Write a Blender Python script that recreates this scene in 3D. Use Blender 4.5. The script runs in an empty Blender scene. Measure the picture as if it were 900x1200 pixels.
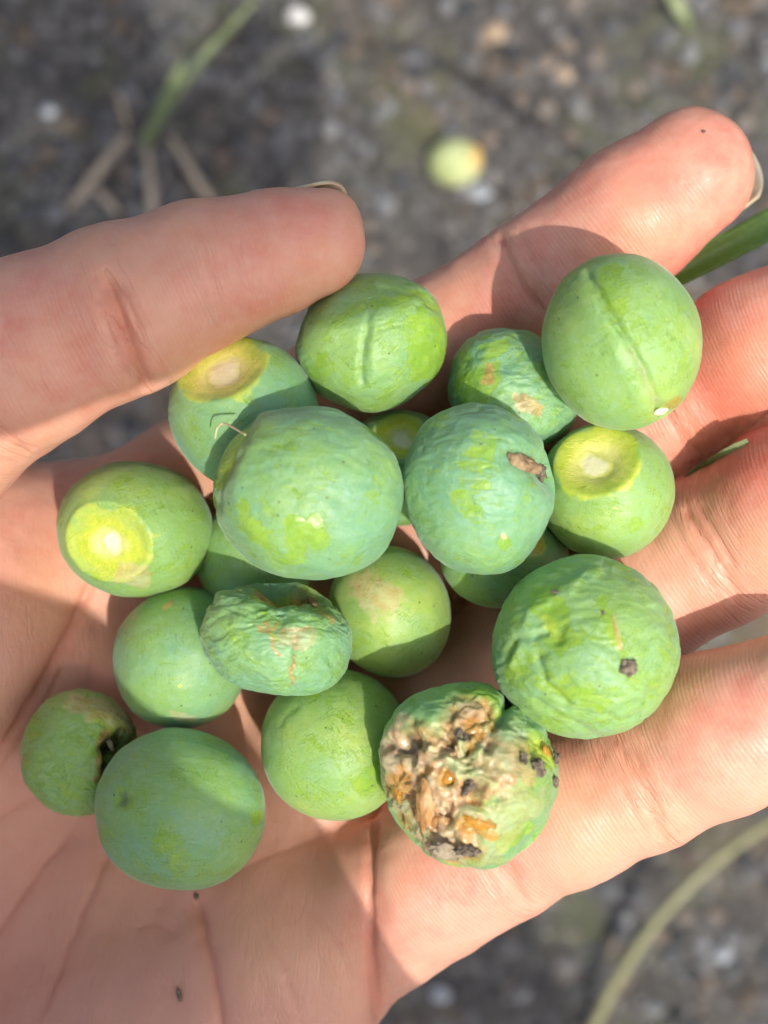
import bpy, bmesh, math, random
import numpy as np
from mathutils import Vector, Matrix

random.seed(7)
RNG = np.random.default_rng(7)
scene = bpy.context.scene
COL = scene.collection

# ---------------------------------------------------------------- camera
MM = 0.001
DIST = 160.0            # millimetres from the lens to the middle of the heap of fruit
HEAP_Z = 330.0          # millimetres from the asphalt up to that level
FPX = 1604.0            # focal length in pixels of a 900 x 1200 frame
CAM_Z = (HEAP_Z + DIST) * MM
cam_data = bpy.data.cameras.new('camera')
cam = bpy.data.objects.new('camera', cam_data)
COL.objects.link(cam)
cam.location = (0, 0, CAM_Z)
cam.rotation_euler = (0, 0, 0)
cam_data.sensor_fit = 'VERTICAL'
cam_data.sensor_height = 36.0
cam_data.lens = 36.0 * FPX / 1200.0
cam_data.clip_start = 0.005
cam_data.clip_end = 1000.0
cam_data.dof.use_dof = True
cam_data.dof.focus_distance = 0.160
cam_data.dof.aperture_fstop = 15.0
scene.camera = cam

# ---------------------------------------------------------------- sky, sun, exposure
SUN_AZ = math.atan2(-0.79, 0.53)     # the sun stands towards the lower right of the picture
SUN_EL = math.radians(64)
TO_SUN = Vector((math.cos(SUN_EL) * math.cos(SUN_AZ), math.cos(SUN_EL) * math.sin(SUN_AZ), math.sin(SUN_EL)))
world = bpy.data.worlds.new('World')
scene.world = world
world.use_nodes = True
wn = world.node_tree.nodes
sky = wn.new('ShaderNodeTexSky')
sky.sky_type = 'NISHITA'
sky.sun_disc = False
sky.air_density = 1.0
sky.dust_density = 6.0
sky.ozone_density = 0.3
sky.sun_elevation = SUN_EL
sky.sun_rotation = math.pi / 2 - SUN_AZ
world.node_tree.links.new(sky.outputs[0], wn['Background'].inputs[0])
wn['Background'].inputs[1].default_value = 0.15
sun_data = bpy.data.lights.new('sun', 'SUN')
sun_data.energy = 2.8
sun_data.angle = math.radians(0.55)
sun_data.color = (1.0, 0.945, 0.86)
sun = bpy.data.objects.new('sun', sun_data)
COL.objects.link(sun)
sun.location = (0.6, -0.6, 1.5)
sun.rotation_euler = TO_SUN.to_track_quat('Z', 'Y').to_euler()
scene.view_settings.view_transform = 'Standard'
scene.view_settings.look = 'None'
scene.view_settings.exposure = 0.45
scene.view_settings.gamma = 1.0
scene.view_settings.use_curve_mapping = False
scene.cycles.use_denoising = True
scene.cycles.use_adaptive_sampling = True
scene.cycles.adaptive_threshold = 0.03
scene.cycles.max_bounces = 5
scene.cycles.diffuse_bounces = 3
scene.cycles.glossy_bounces = 2
scene.cycles.transmission_bounces = 3

# ---------------------------------------------------------------- helpers
def W(px, py, z=0.0):
    """a point of the 900 x 1200 layout at z millimetres above the heap level -> millimetres, heap frame"""
    s = (DIST - z) / FPX
    return np.array([(px - 450.0) * s, -(py - 600.0) * s, z], dtype=float)

def G(px, py, h=0.0):
    """a point of the layout at h millimetres above the asphalt -> metres"""
    p = W(px, py, h - HEAP_Z)
    return Vector((p[0] * MM, p[1] * MM, h * MM))

def to_world(P):
    P = np.asarray(P, dtype=float)
    return (P + np.array([0, 0, HEAP_Z])) * MM

def vnoise(P, seed=0):
    P = np.asarray(P, dtype=np.float64)
    i = np.floor(P).astype(np.int64)
    f = P - i
    u = f * f * (3 - 2 * f)
    def hsh(ix, iy, iz):
        n = (ix * 374761393 + iy * 668265263 + iz * 2147483647 + seed * 1274126177) & 0xFFFFFFFF
        n = ((n ^ (n >> 13)) * 1274126177) & 0xFFFFFFFF
        n = n ^ (n >> 16)
        return (n & 0xFFFF) / 65535.0
    r = 0
    for dx in (0, 1):
        wx = u[:, 0] if dx else 1 - u[:, 0]
        for dy in (0, 1):
            wy = u[:, 1] if dy else 1 - u[:, 1]
            for dz in (0, 1):
                wz = u[:, 2] if dz else 1 - u[:, 2]
                r = r + wx * wy * wz * hsh(i[:, 0] + dx, i[:, 1] + dy, i[:, 2] + dz)
    return r * 2 - 1

def fbm(P, seed=0, octv=4):
    a, r, s = 1.0, 0.0, 0.0
    for o in range(octv):
        r = r + a * vnoise(P * (2.03 ** o) + o * 17.3, seed + o)
        s += a
        a *= 0.5
    return r / s

def sstep(a, b, x):
    t = np.clip((x - a) / (b - a), 0, 1)
    return t * t * (3 - 2 * t)

def mesh_obj(name, V, F, mat, parent=None, smooth=True, loc=None):
    me = bpy.data.meshes.new(name)
    me.from_pydata([tuple(v) for v in V], [], [tuple(f) for f in F])
    me.update()
    if smooth:
        me.polygons.foreach_set('use_smooth', [True] * len(me.polygons))
    me.materials.append(mat)
    o = bpy.data.objects.new(name, me)
    COL.objects.link(o)
    if loc is not None:
        o.location = loc
    if parent is not None:
        o.parent = parent
    return o

def fast_mesh(name, V, F, mat, parent=None, loc=None):
    """numpy arrays, all faces of the same size"""
    V = np.ascontiguousarray(V, dtype=np.float32)
    F = np.ascontiguousarray(F, dtype=np.int32)
    n = F.shape[1]
    me = bpy.data.meshes.new(name)
    me.vertices.add(len(V)); me.vertices.foreach_set('co', V.ravel())
    me.loops.add(F.size); me.loops.foreach_set('vertex_index', F.ravel())
    me.polygons.add(len(F))
    me.polygons.foreach_set('loop_start', np.arange(0, F.size, n, dtype=np.int32))
    me.update(calc_edges=True)
    me.polygons.foreach_set('use_smooth', np.ones(len(F), dtype=bool))
    me.materials.append(mat)
    o = bpy.data.objects.new(name, me)
    COL.objects.link(o)
    if loc is not None:
        o.location = loc
    if parent is not None:
        o.parent = parent
    return o

def set_attr(o, name, arr):
    arr = np.asarray(arr, dtype=np.float32)
    if arr.shape[1] == 3:
        arr = np.concatenate([arr, np.ones((len(arr), 1), np.float32)], 1)
    a = o.data.attributes.new(name, 'FLOAT_COLOR', 'POINT')
    a.data.foreach_set('color', np.ascontiguousarray(arr).ravel())

def tag(o, label=None, cat=None, group=None, kind=None):
    if label: o['label'] = label
    if cat: o['category'] = cat
    if group: o['group'] = group
    if kind: o['kind'] = kind
    return o

# ---- node helpers
class Nodes:
    def __init__(self, name):
        self.mat = bpy.data.materials.new(name)
        self.mat.use_nodes = True
        self.t = self.mat.node_tree
        self.b = self.t.nodes['Principled BSDF']
        self.out = self.t.nodes['Material Output']
    def n(self, kind, **kw):
        nd = self.t.nodes.new('ShaderNode' + kind)
        for k, v in kw.items():
            setattr(nd, k, v)
        return nd
    def link(self, a, b):
        self.t.links.new(a, b)
    def put(self, sock, v):
        if isinstance(v, bpy.types.NodeSocket): self.link(v, sock)
        elif isinstance(v, (tuple, list)) and len(v) == 3 and sock.type == 'RGBA': sock.default_value = (*v, 1)
        else: sock.default_value = v
    def coord(self, scale=100.0, stretch=(1, 1, 1), rot=(0, 0, 0), kind='Object'):
        tc = self.n('TexCoord'); mp = self.n('Mapping')
        self.link(tc.outputs[kind], mp.inputs[0])
        mp.inputs['Scale'].default_value = tuple(scale * s for s in stretch)
        mp.inputs['Rotation'].default_value = rot
        return mp.outputs[0]
    def noise(self, vec, scale, detail=4, rough=0.55, dist=0.0):
        nd = self.n('TexNoise')
        self.link(vec, nd.inputs['Vector'])
        nd.inputs['Scale'].default_value = scale; nd.inputs['Detail'].default_value = detail
        nd.inputs['Roughness'].default_value = rough; nd.inputs['Distortion'].default_value = dist
        return nd.outputs['Fac']
    def ramp(self, fac, lo, hi, a=0.0, b=1.0):
        nd = self.n('MapRange'); nd.interpolation_type = 'SMOOTHSTEP'
        self.put(nd.inputs[0], fac)
        self.put(nd.inputs[1], lo); self.put(nd.inputs[2], hi)
        self.put(nd.inputs[3], a); self.put(nd.inputs[4], b)
        return nd.outputs[0]
    def math(self, op, a, b=0.0, clamp=False):
        nd = self.n('Math', operation=op); nd.use_clamp = clamp
        self.put(nd.inputs[0], a); self.put(nd.inputs[1], b)
        return nd.outputs[0]
    def mix(self, fac, a, b, mode='MIX'):
        nd = self.n('Mix', data_type='RGBA', blend_type=mode)
        self.put(nd.inputs[0], fac); self.put(nd.inputs[6], a); self.put(nd.inputs[7], b)
        return nd.outputs[2]
    def attr(self, name):
        nd = self.n('Attribute', attribute_name=name)
        sp = self.n('SeparateColor')
        self.link(nd.outputs['Color'], sp.inputs[0])
        return sp.outputs[0], sp.outputs[1], sp.outputs[2], nd.outputs['Alpha']
    def bump(self, h, dist, strength=1.0, normal=None):
        nd = self.n('Bump')
        nd.inputs['Distance'].default_value = dist; nd.inputs['Strength'].default_value = strength
        self.put(nd.inputs['Height'], h)
        if normal is not None: self.link(normal, nd.inputs['Normal'])
        return nd.outputs[0]
    def set(self, **kw):
        for k, v in kw.items():
            self.put(self.b.inputs[k.replace('_', ' ')], v)

def simple_mat(name, c1, c2, scale=400, rough=0.7, bump=0.0003, sss=0.0, spec=0.4):
    m = Nodes(name)
    v = m.coord(1.0)
    f = m.noise(v, scale, 5, 0.6)
    m.set(Base_Color=m.mix(m.ramp(f, 0.3, 0.7), c1, c2), Roughness=rough)
    m.b.inputs['Specular IOR Level'].default_value = spec
    if bump: m.set(Normal=m.bump(m.noise(v, scale * 2.5, 6, 0.65), bump))
    if sss:
        m.b.inputs['Subsurface Weight'].default_value = sss
        m.b.inputs['Subsurface Radius'].default_value = (1.0, 0.8, 0.3)
        m.b.inputs['Subsurface Scale'].default_value = 0.002
    return m.mat
# ---------------------------------------------------------------- the hand as one implicit surface (millimetres, heap frame)
FINGERS = {   # centre line of each finger: layout x, layout y, depth, radius
    'index':  [(85, 655, -35, 11.2), (225, 578, -31, 10.2), (400, 474, -27, 9.6), (520, 405, -24, 9.0), (628, 338, -21, 9.0), (738, 253, -18, 8.8), (808, 203, -16, 8.2)],
    'middle': [(175, 795, -36, 11.5), (320, 718, -33, 10.4), (560, 592, -29, 9.9), (680, 528, -25, 9.6), (790, 470, -21, 9.4), (880, 418, -16, 9.5), (1000, 352, -9, 8.2)],
    'ring':   [(270, 955, -33, 11.5), (390, 890, -30, 10.6), (620, 765, -24, 10.0), (730, 706, -19, 9.8), (838, 645, -14, 9.5), (915, 600, -9, 9.6), (1030, 535, -2, 8.2)],
    'pinky':  [(330, 1112, -27, 12.5), (440, 1060, -23, 11.2), (575, 987, -16, 10.2), (665, 943, -12, 9.5), (750, 905, -8, 9.3), (835, 862, -4, 9.3), (935, 812, 2, 7.6)],
}
THUMB = [(-110, 500, -6, 12.1), (15, 418, -2, 10.9), (150, 361, -1, 9.5), (232, 321, -1.5, 7.7), (312, 299, -2, 6.9), (358, 286, -2, 5.9)]

def cone(P, a, b, ra, rb):
    X, Y, Z = P
    ax, ay, az = (np.float32(v) for v in a); bx, by, bz = (np.float32(v) for v in (b - a))
    px, py, pz = X - ax, Y - ay, Z - az
    t = (px * bx + py * by + pz * bz) * np.float32(1.0 / (b - a).dot(b - a))
    np.clip(t, 0, 1, out=t)
    px -= t * bx; py -= t * by; pz -= t * bz
    return np.sqrt(px * px + py * py + pz * pz) - (np.float32(ra) + np.float32(rb - ra) * t)

def ball(P, c, r, s=(1, 1, 1)):
    q = [(P[i] - np.float32(c[i])) / np.float32(s[i]) for i in range(3)]
    return (np.sqrt(q[0] * q[0] + q[1] * q[1] + q[2] * q[2]) - np.float32(r)) * np.float32(min(s))

def smin(a, b, k):
    h = np.maximum(np.float32(k) - np.abs(a - b), np.float32(0))
    return np.minimum(a, b) - h * h * np.float32(0.25 / k)

def chain(P, pts, k):
    d = None
    for (x0, y0, z0, r0), (x1, y1, z1, r1) in zip(pts[:-1], pts[1:]):
        c = cone(P, W(x0, y0, z0), W(x1, y1, z1), r0, r1)
        d = c if d is None else smin(d, c, k)
    return d

PADS = [  # soft pads on the palm side of the phalanges: x, y, z, radius, stretch along the finger
    ('index', 740, 256, -15.5, 7.4), ('index', 505, 416, -22.5, 7.6), ('index', 300, 535, -27, 8.4),
    ('middle', 895, 412, -12.5, 8.0), ('middle', 680, 530, -23, 8.2), ('middle', 440, 655, -29, 8.6),
    ('ring', 930, 590, -5.5, 8.0), ('ring', 730, 706, -16.5, 8.3), ('ring', 505, 828, -25, 8.8),
    ('pinky', 850, 856, -1, 7.8), ('pinky', 662, 945, -9.5, 8.2), ('pinky', 505, 1022, -17, 9.0),
]

def hand_sdf(P):
    P = np.ascontiguousarray(np.asarray(P).T, dtype=np.float32)
    fs = {n: chain(P, pts, 2.0) for n, pts in FINGERS.items()}
    for n, x, y, z, r in PADS:
        fs[n] = smin(fs[n], ball(P, W(x, y, z), r, (1, 1, 1)), 4.0)
    # palm: metacarpals, knuckle bridge, ball of the thumb, heel of the little finger side
    m = {n: FINGERS[n][0] for n in FINGERS}
    wr = {'index': (-430, 1210, -34), 'middle': (-390, 1290, -36), 'ring': (-340, 1370, -36), 'pinky': (-290, 1440, -33)}
    palm = None
    for n in FINGERS:
        c = cone(P, W(*m[n][:3]), W(*wr[n]), m[n][3], 15.0)
        palm = c if palm is None else smin(palm, c, 9.0)
    names = list(FINGERS)
    for a, b in zip(names[:-1], names[1:]):
        palm = smin(palm, cone(P, W(*m[a][:3]), W(*m[b][:3]), m[a][3] - 1, m[b][3] - 1), 7.0)
        wa, wb = FINGERS[a][1], FINGERS[b][1]
        pa = W(*[(m[a][i] * .55 + wa[i] * .45) for i in range(3)]); pb = W(*[(m[b][i] * .55 + wb[i] * .45) for i in range(3)])
        palm = smin(palm, cone(P, pa, pb, 8.5, 8.5), 6.0)
    palm = smin(palm, cone(P, W(330, 1130, -27), W(-180, 1440, -26), 13.5, 19.0), 9.0)     # heel of the hand
    palm = smin(palm, cone(P, W(-40, 690, -31), W(-330, 1080, -24), 11.5, 19.0), 10.0)       # ball of the thumb
    palm = smin(palm, ball(P, W(-75, 760, -23), 13.0, (1, 1.2, 0.9)), 12.0)
    palm = smin(palm, cone(P, W(-420, 1300, -38), W(-900, 1620, -46), 24.0, 27.0), 14.0)    # wrist and forearm
    d = palm
    for n in FINGERS:
        d = smin(d, fs[n], 3.0)
    th = chain(P, THUMB, 3.0)
    th = smin(th, ball(P, W(238, 322, -0.5), 6.8), 4.0)
    th = smin(th, cone(P, W(340, 281, -3), W(388, 257, -3), 4.7, 3.0), 3.0)
    th = smin(th, ball(P, W(384, 293, -1.5), 3.6), 3.0)
    th = smin(th, cone(P, W(-110, 500, -6), W(-330, 1040, -20), 12.1, 17.0), 6.0)
    web = cone(P, W(-95, 610, -25), W(70, 640, -37), 9.5, 8.5)
    d = smin(d, web, 7.0)
    d = smin(d, th, 2.2)
    return d
def surface_nets(f, lo, h, chunk=400000):
    nx, ny, nz = f.shape
    s = f < 0
    cnt = np.zeros((nx - 1, ny - 1, nz - 1), np.int8)
    for dx in (0, 1):
        for dy in (0, 1):
            for dz in (0, 1):
                cnt += s[dx:nx - 1 + dx, dy:ny - 1 + dy, dz:nz - 1 + dz]
    act = (cnt > 0) & (cnt < 8)
    idx = -np.ones(act.shape, np.int64)
    ci = np.argwhere(act)
    idx[act] = np.arange(len(ci))
    acc = np.zeros((len(ci), 3)); num = np.zeros(len(ci))
    cor = [(a, b, c) for a in (0, 1) for b in (0, 1) for c in (0, 1)]
    vals = {c: f[ci[:, 0] + c[0], ci[:, 1] + c[1], ci[:, 2] + c[2]] for c in cor}
    for a in cor:
        for ax in range(3):
            if a[ax] == 0:
                b = list(a); b[ax] = 1; b = tuple(b)
                va, vb = vals[a], vals[b]
                m = (va < 0) != (vb < 0)
                t = np.where(m, va / np.where(m, va - vb, 1), 0)
                p = np.tile(np.array(a, float), (len(ci), 1)); p[:, ax] = t
                acc[m] += p[m]; num[m] += 1
    V = lo + (ci + acc / num[:, None]) * h
    faces = []
    for ax in range(3):
        o1, o2 = [(1, 2), (2, 0), (0, 1)][ax]
        sl0 = [slice(None)] * 3; sl1 = [slice(None)] * 3
        sl0[ax] = slice(0, -1); sl1[ax] = slice(1, None)
        ch = s[tuple(sl0)] != s[tuple(sl1)]
        e = np.argwhere(ch)
        e = e[(e[:, o1] > 0) & (e[:, o2] > 0) & (e[:, o1] < f.shape[o1] - 1) & (e[:, o2] < f.shape[o2] - 1)]
        inside = s[e[:, 0], e[:, 1], e[:, 2]]
        q = []
        for d1, d2 in ((-1, -1), (0, -1), (0, 0), (-1, 0)):
            c = e.copy(); c[:, o1] += d1; c[:, o2] += d2
            q.append(idx[c[:, 0], c[:, 1], c[:, 2]])
        q = np.stack(q, 1)
        q[~inside] = q[~inside][:, ::-1]
        faces.append(q)
    return V, np.concatenate(faces)

def sdf_chunks(P, n=32768):
    return np.concatenate([hand_sdf(P[i:i + n]) for i in range(0, len(P), n)])

def sdf_grad(P, e=0.3):
    g = np.zeros_like(P)
    for k in ((1, -1, -1), (-1, -1, 1), (-1, 1, -1), (1, 1, 1)):
        k = np.array(k, float)
        g += k * sdf_chunks(P + k * e)[:, None]
    return g / (4 * e)

def project(V, it=2, normals=False):
    for _ in range(it):
        d = sdf_chunks(V); g = sdf_grad(V)
        V = V - g * (d / np.maximum((g * g).sum(1), 0.2))[:, None]
    return (V, g) if normals else V

def split_quads(V, F):
    E = np.stack([F, np.roll(F, -1, 1)], 2).reshape(-1, 2)
    Es = np.sort(E, 1)
    key = Es[:, 0].astype(np.int64) * (len(V) + 1) + Es[:, 1]
    u, first, inv = np.unique(key, return_index=True, return_inverse=True)
    mid = V[Es[first]].mean(1)
    cen = V[F].mean(1)
    em = (inv.reshape(-1, 4) + len(V))
    fc = np.arange(len(F)) + len(V) + len(mid)
    nF = [np.stack([F[:, i], em[:, i], fc, em[:, (i + 3) % 4]], 1) for i in range(4)]
    return np.concatenate([V, mid, cen]), np.concatenate(nF)

def build_hand_mesh(h=0.9):
    lo = np.array([-112.0, -112.0, -68.0]); hi = np.array([66.0, 58.0, 21.0])
    n = np.ceil((hi - lo) / h).astype(int)
    ax = [lo[i] + h * np.arange(n[i]) for i in range(3)]
    g = np.stack(np.meshgrid(*ax, indexing='ij'), -1).reshape(-1, 3).astype(np.float32)
    c4 = np.stack(np.meshgrid(*[lo[i] + h * 4 * np.arange(n[i] // 4 + 2) for i in range(3)], indexing='ij'), -1)
    gc = sdf_chunks(c4.reshape(-1, 3).astype(np.float32)).reshape(c4.shape[:3])
    ix = np.ix_(*[np.minimum((np.arange(n[i]) + 2) // 4, gc.shape[i] - 1) for i in range(3)])
    f = gc[ix].copy().ravel()
    nearm = np.abs(f) < 4.2 * h
    f[nearm] = sdf_chunks(g[nearm])
    f = f.reshape(n)
    V, F = surface_nets(f, lo, h)
    V = project(V, 1)
    # even out, then refine
    for _ in range(2):
        m4 = V[F].mean(1); ids = F.ravel(); c = np.bincount(ids, minlength=len(V))
        acc = np.stack([np.bincount(ids, weights=np.repeat(m4[:, a], 4), minlength=len(V)) for a in range(3)], 1)
        V = 0.4 * V + 0.6 * acc / np.maximum(c, 1)[:, None]
    V = project(V, 1)
    V, F = split_quads(V, F)
    V, g = project(V, 1, True)
    return V, F, g

def polydist(q, pts):
    bd = np.full(len(q), 1e9)
    pts = np.array(pts, float)
    for a, b in zip(pts[:-1], pts[1:]):
        ab = b - a; t = np.clip((q - a) @ ab / (ab @ ab), 0, 1)
        bd = np.minimum(bd, np.hypot(*(q - a - t[:, None] * ab).T))
    return bd

# creases of palm and fingers: points of the layout, depth mm, half width mm
CREASES = [
    ([(122, 312), (134, 350), (150, 398), (168, 440), (184, 474)], 1.25, 1.1),
    ([(118, 330), (128, 368), (140, 405), (150, 430)], 0.28, 0.5),
    ([(140, 328), (155, 360), (166, 390)], 0.25, 0.45),
    ([(236, 292), (245, 318), (258, 345), (268, 352)], 0.16, 0.35),
    ([(268, 278), (278, 310), (288, 342)], 0.16, 0.35),
    ([(0, 425), (22, 440), (45, 468)], 0.25, 0.6), ([(0, 395), (30, 420)], 0.18, 0.5),
    ([(-30, 480), (0, 503), (22, 522), (40, 535)], 0.5, 0.9),
    ([(583, 262), (592, 296), (612, 336), (640, 372)], 0.45, 0.9), ([(603, 255), (622, 300), (640, 330)], 0.2, 0.6),
    ([(384, 415), (400, 455), (440, 520)], 0.5, 1.0),
    ([(762, 420), (778, 478), (805, 515), (828, 540)], 0.5, 0.9), ([(782, 430), (800, 480), (825, 520)], 0.22, 0.6),
    ([(795, 585), (820, 625), (850, 672), (872, 712)], 0.5, 0.9), ([(812, 585), (842, 632), (868, 680)], 0.28, 0.5), ([(780, 600), (812, 650), (845, 700)], 0.2, 0.6),
    ([(700, 840), (728, 880), (752, 925), (775, 975), (790, 1000)], 0.5, 0.8), ([(716, 845), (745, 890), (768, 940), (782, 975)], 0.28, 0.5), ([(690, 860), (722, 905), (745, 955), (762, 990)], 0.2, 0.5),
    ([(540, 940), (572, 990), (600, 1030), (625, 1072)], 0.5, 0.8), ([(560, 960), (590, 1005), (612, 1040)], 0.3, 0.5), ([(530, 960), (560, 1010), (590, 1060)], 0.18, 0.5),
    ([(446, 900), (436, 960), (430, 1010), (430, 1070), (436, 1130), (446, 1190), (455, 1230)], 1.1, 1.3),
    ([(225, 1040), (238, 1085), (250, 1140), (262, 1205), (270, 1250)], 0.7, 1.1),
    ([(240, 1030), (300, 1010), (360, 985), (420, 960)], 0.2, 0.9),
    ([(130, 985), (118, 1020), (100, 1060), (82, 1105), (60, 1160), (40, 1210)], 0.4, 0.9),
    ([(92, 965), (60, 1003), (25, 1050), (0, 1088), (-30, 1130)], 0.4, 0.8),
    ([(60, 925), (35, 940), (0, 958), (-40, 980)], 0.35, 0.7),
    ([(115, 660), (98, 705), (75, 755), (45, 812), (10, 868), (-40, 930), (-90, 1000)], 0.8, 1.2),
    ([(80, 770), (60, 815), (20, 880), (-20, 930)], 0.25, 0.7),
    ([(110, 700), (112, 760), (105, 820), (90, 870)], 0.15, 0.8),
    ([(150, 1090), (180, 1080), (215, 1100)], 0.12, 0.5), ([(180, 1150), (215, 1175), (240, 1210)], 0.12, 0.5),
    ([(300, 1080), (330, 1130), (350, 1190)], 0.15, 0.7), ([(350, 1060), (390, 1100), (420, 1160)], 0.12, 0.6),
]

def px_of(V):
    s = FPX / (DIST - V[:, 2])
    return np.stack([450 + V[:, 0] * s, 600 - V[:, 1] * s], 1), s

def crease_field(V, up):
    px, s = px_of(V)
    D = np.zeros(len(V))
    wob = fbm(V / 2.2, 5, 2) * 4.0
    for ci_, (pts, depth, width) in enumerate(CREASES):
        if ci_ >= 22: depth = depth * 1.1
        best = np.full(len(V), 1e9); tbest = np.zeros(len(V))
        pts = np.array(pts, float)
        lo = pts.min(0) - 60; hi = pts.max(0) + 60
        m = np.where((px > lo).all(1) & (px < hi).all(1) & (up > 0.05))[0]
        if len(m) == 0: continue
        q = px[m] + wob[m, None] * 0.6
        bd = np.full(len(m), 1e9); tt = np.zeros(len(m))
        L = len(pts) - 1
        for i in range(L):
            a, b = pts[i], pts[i + 1]
            ab = b - a
            t = np.clip((q - a) @ ab / (ab @ ab), 0, 1)
            d = np.hypot(*(q - a - t[:, None] * ab).T)
            better = d < bd
            bd = np.where(better, d, bd); tt = np.where(better, (i + t) / L, tt)
        dm = bd / s[m]
        fade = sstep(0, 0.18, tt) * sstep(1.0, 0.82, tt)
        D[m] += fade * (-0.45 * depth * np.exp(-(dm / (width * 1.5)) ** 2) - 0.65 * depth * np.exp(-(dm / (width * 0.45)) ** 2)
                        + depth * 0.12 * np.exp(-((dm - 3.0 * width) / (1.6 * width)) ** 2)) * sstep(0.05, 0.4, up[m])
    return D

FLUSH = [  # redder zones of the skin
    (760, 225, 130, 0.55), (870, 160, 60, 0.3), (330, 300, 140, 0.42), (60, 400, 140, 0.35), (850, 430, 110, 0.75), (880, 560, 80, 0.6),
    (860, 830, 90, 0.4), (700, 900, 80, 0.35), (520, 1000, 90, 0.4), (560, 380, 90, 0.5), (430, 1100, 50, 0.35), (40, 640, 90, 0.3),
]

def skin_material():
    m = Nodes('skin')
    v = m.coord(1000.0)                       # millimetres
    flush, ridge, crease, _ = m.attr('skin')
    big = m.noise(v, 0.07, 3, 0.5)
    blot = m.noise(v, 0.28, 4, 0.6)
    fine = m.noise(v, 1.6, 3, 0.6)
    pale, red = (0.69, 0.365, 0.265), (0.63, 0.17, 0.125)
    f = m.math('ADD', flush, m.math('MULTIPLY', m.math('SUBTRACT', blot, 0.5), 1.1))
    col = m.mix(m.ramp(f, 0.0, 1.0), pale, red)
    col = m.mix(m.math('MULTIPLY', m.ramp(big, 0.45, 0.7), 0.35), col, (0.69, 0.41, 0.235))
    col = m.mix(m.math('MULTIPLY', m.ramp(fine, 0.55, 0.8), 0.25), col, (0.73, 0.46, 0.33))
    col = m.mix(m.math('MULTIPLY', crease, 0.40), col, (0.56, 0.17, 0.10))
    # fine relief in finger coordinates (millimetres along and across): cross lines, friction ridges, cells
    fa = m.n('Attribute', attribute_name='along')
    def fc(su, sv, off=0.0):
        mp = m.n('Mapping'); m.link(fa.outputs['Vector'], mp.inputs[0]); mp.inputs['Scale'].default_value = (su, sv, 0.0); mp.inputs['Location'].default_value = (off, off, off)
        return mp.outputs[0]
    def thin(fac, w):
        return m.ramp(m.math('ABSOLUTE', m.math('SUBTRACT', fac, 0.5)), 0.0, w)
    l1 = thin(m.noise(fc(0.75, 0.10), 1.0, 2, 0.55, 0.5), 0.035)          # lines across the finger
    l2 = thin(m.noise(fc(0.16, 0.60, 7.0), 1.0, 2, 0.5, 0.4), 0.030)      # a few lines along it
    l3 = thin(m.noise(fc(1.5, 0.22, 13.0), 1.0, 1, 0.5, 0.6), 0.07)
    wv = m.n('TexWave', wave_type='BANDS', bands_direction='X')
    m.link(fc(1.0, 0.35, 3.0), wv.inputs['Vector'])
    wv.inputs['Scale'].default_value = 0.62; wv.inputs['Distortion'].default_value = 9.0
    wv.inputs['Detail'].default_value = 1.0; wv.inputs['Detail Scale'].default_value = 0.35
    fsep = m.n('SeparateXYZ'); m.link(fa.outputs['Vector'], fsep.inputs[0])
    fw = fsep.outputs[2]
    amt = m.math('MULTIPLY', m.math('ADD', m.math('MULTIPLY', ridge, 0.8), 0.10), fw)
    h = m.math('MULTIPLY', m.math('ADD', m.math('MULTIPLY', l1, 0.9), m.math('MULTIPLY', l3, 0.35)), amt)
    h = m.math('ADD', h, m.math('MULTIPLY', m.math('MULTIPLY', l2, fw), 0.12))
    h = m.math('ADD', h, m.math('MULTIPLY', m.math('MULTIPLY', wv.outputs['Fac'], fw), 0.17))
    vp = m.coord(1000.0, (0.8, 0.2, 0.3), (0, 0, math.radians(20)))
    vq = m.coord(1000.0, (0.8, 0.16, 0.3), (0, 0, math.radians(-48)))
    pl = m.math('ADD', m.math('MULTIPLY', thin(m.noise(vp, 1.0, 2, 0.55, 0.4), 0.05), 0.20), m.math('MULTIPLY', thin(m.noise(vq, 0.8, 2, 0.5, 0.4), 0.035), 0.22))
    h = m.math('ADD', h, m.math('MULTIPLY', pl, m.math('SUBTRACT', 1.0, fw)))
    h = m.math('ADD', h, m.math('MULTIPLY', m.noise(v, 2.6, 2, 0.6), 0.30))
    lin = m.math('MULTIPLY', m.math('SUBTRACT', 1.0, l1), m.math('MULTIPLY', amt, 0.22), True)
    col = m.mix(lin, col, (0.60, 0.22, 0.14))
    m.set(Base_Color=col, Normal=m.bump(h, 0.00013, 0.9))
    m.set(Roughness=m.ramp(m.noise(v, 0.8, 4, 0.6), 0.3, 0.75, 0.32, 0.54))
    b = m.b.inputs
    b['Subsurface Weight'].default_value = 0.35
    b['Subsurface Radius'].default_value = (1.0, 0.38, 0.22)
    b['Subsurface Scale'].default_value = 0.0016
    b['Specular IOR Level'].default_value = 0.36
    return m.mat

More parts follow.
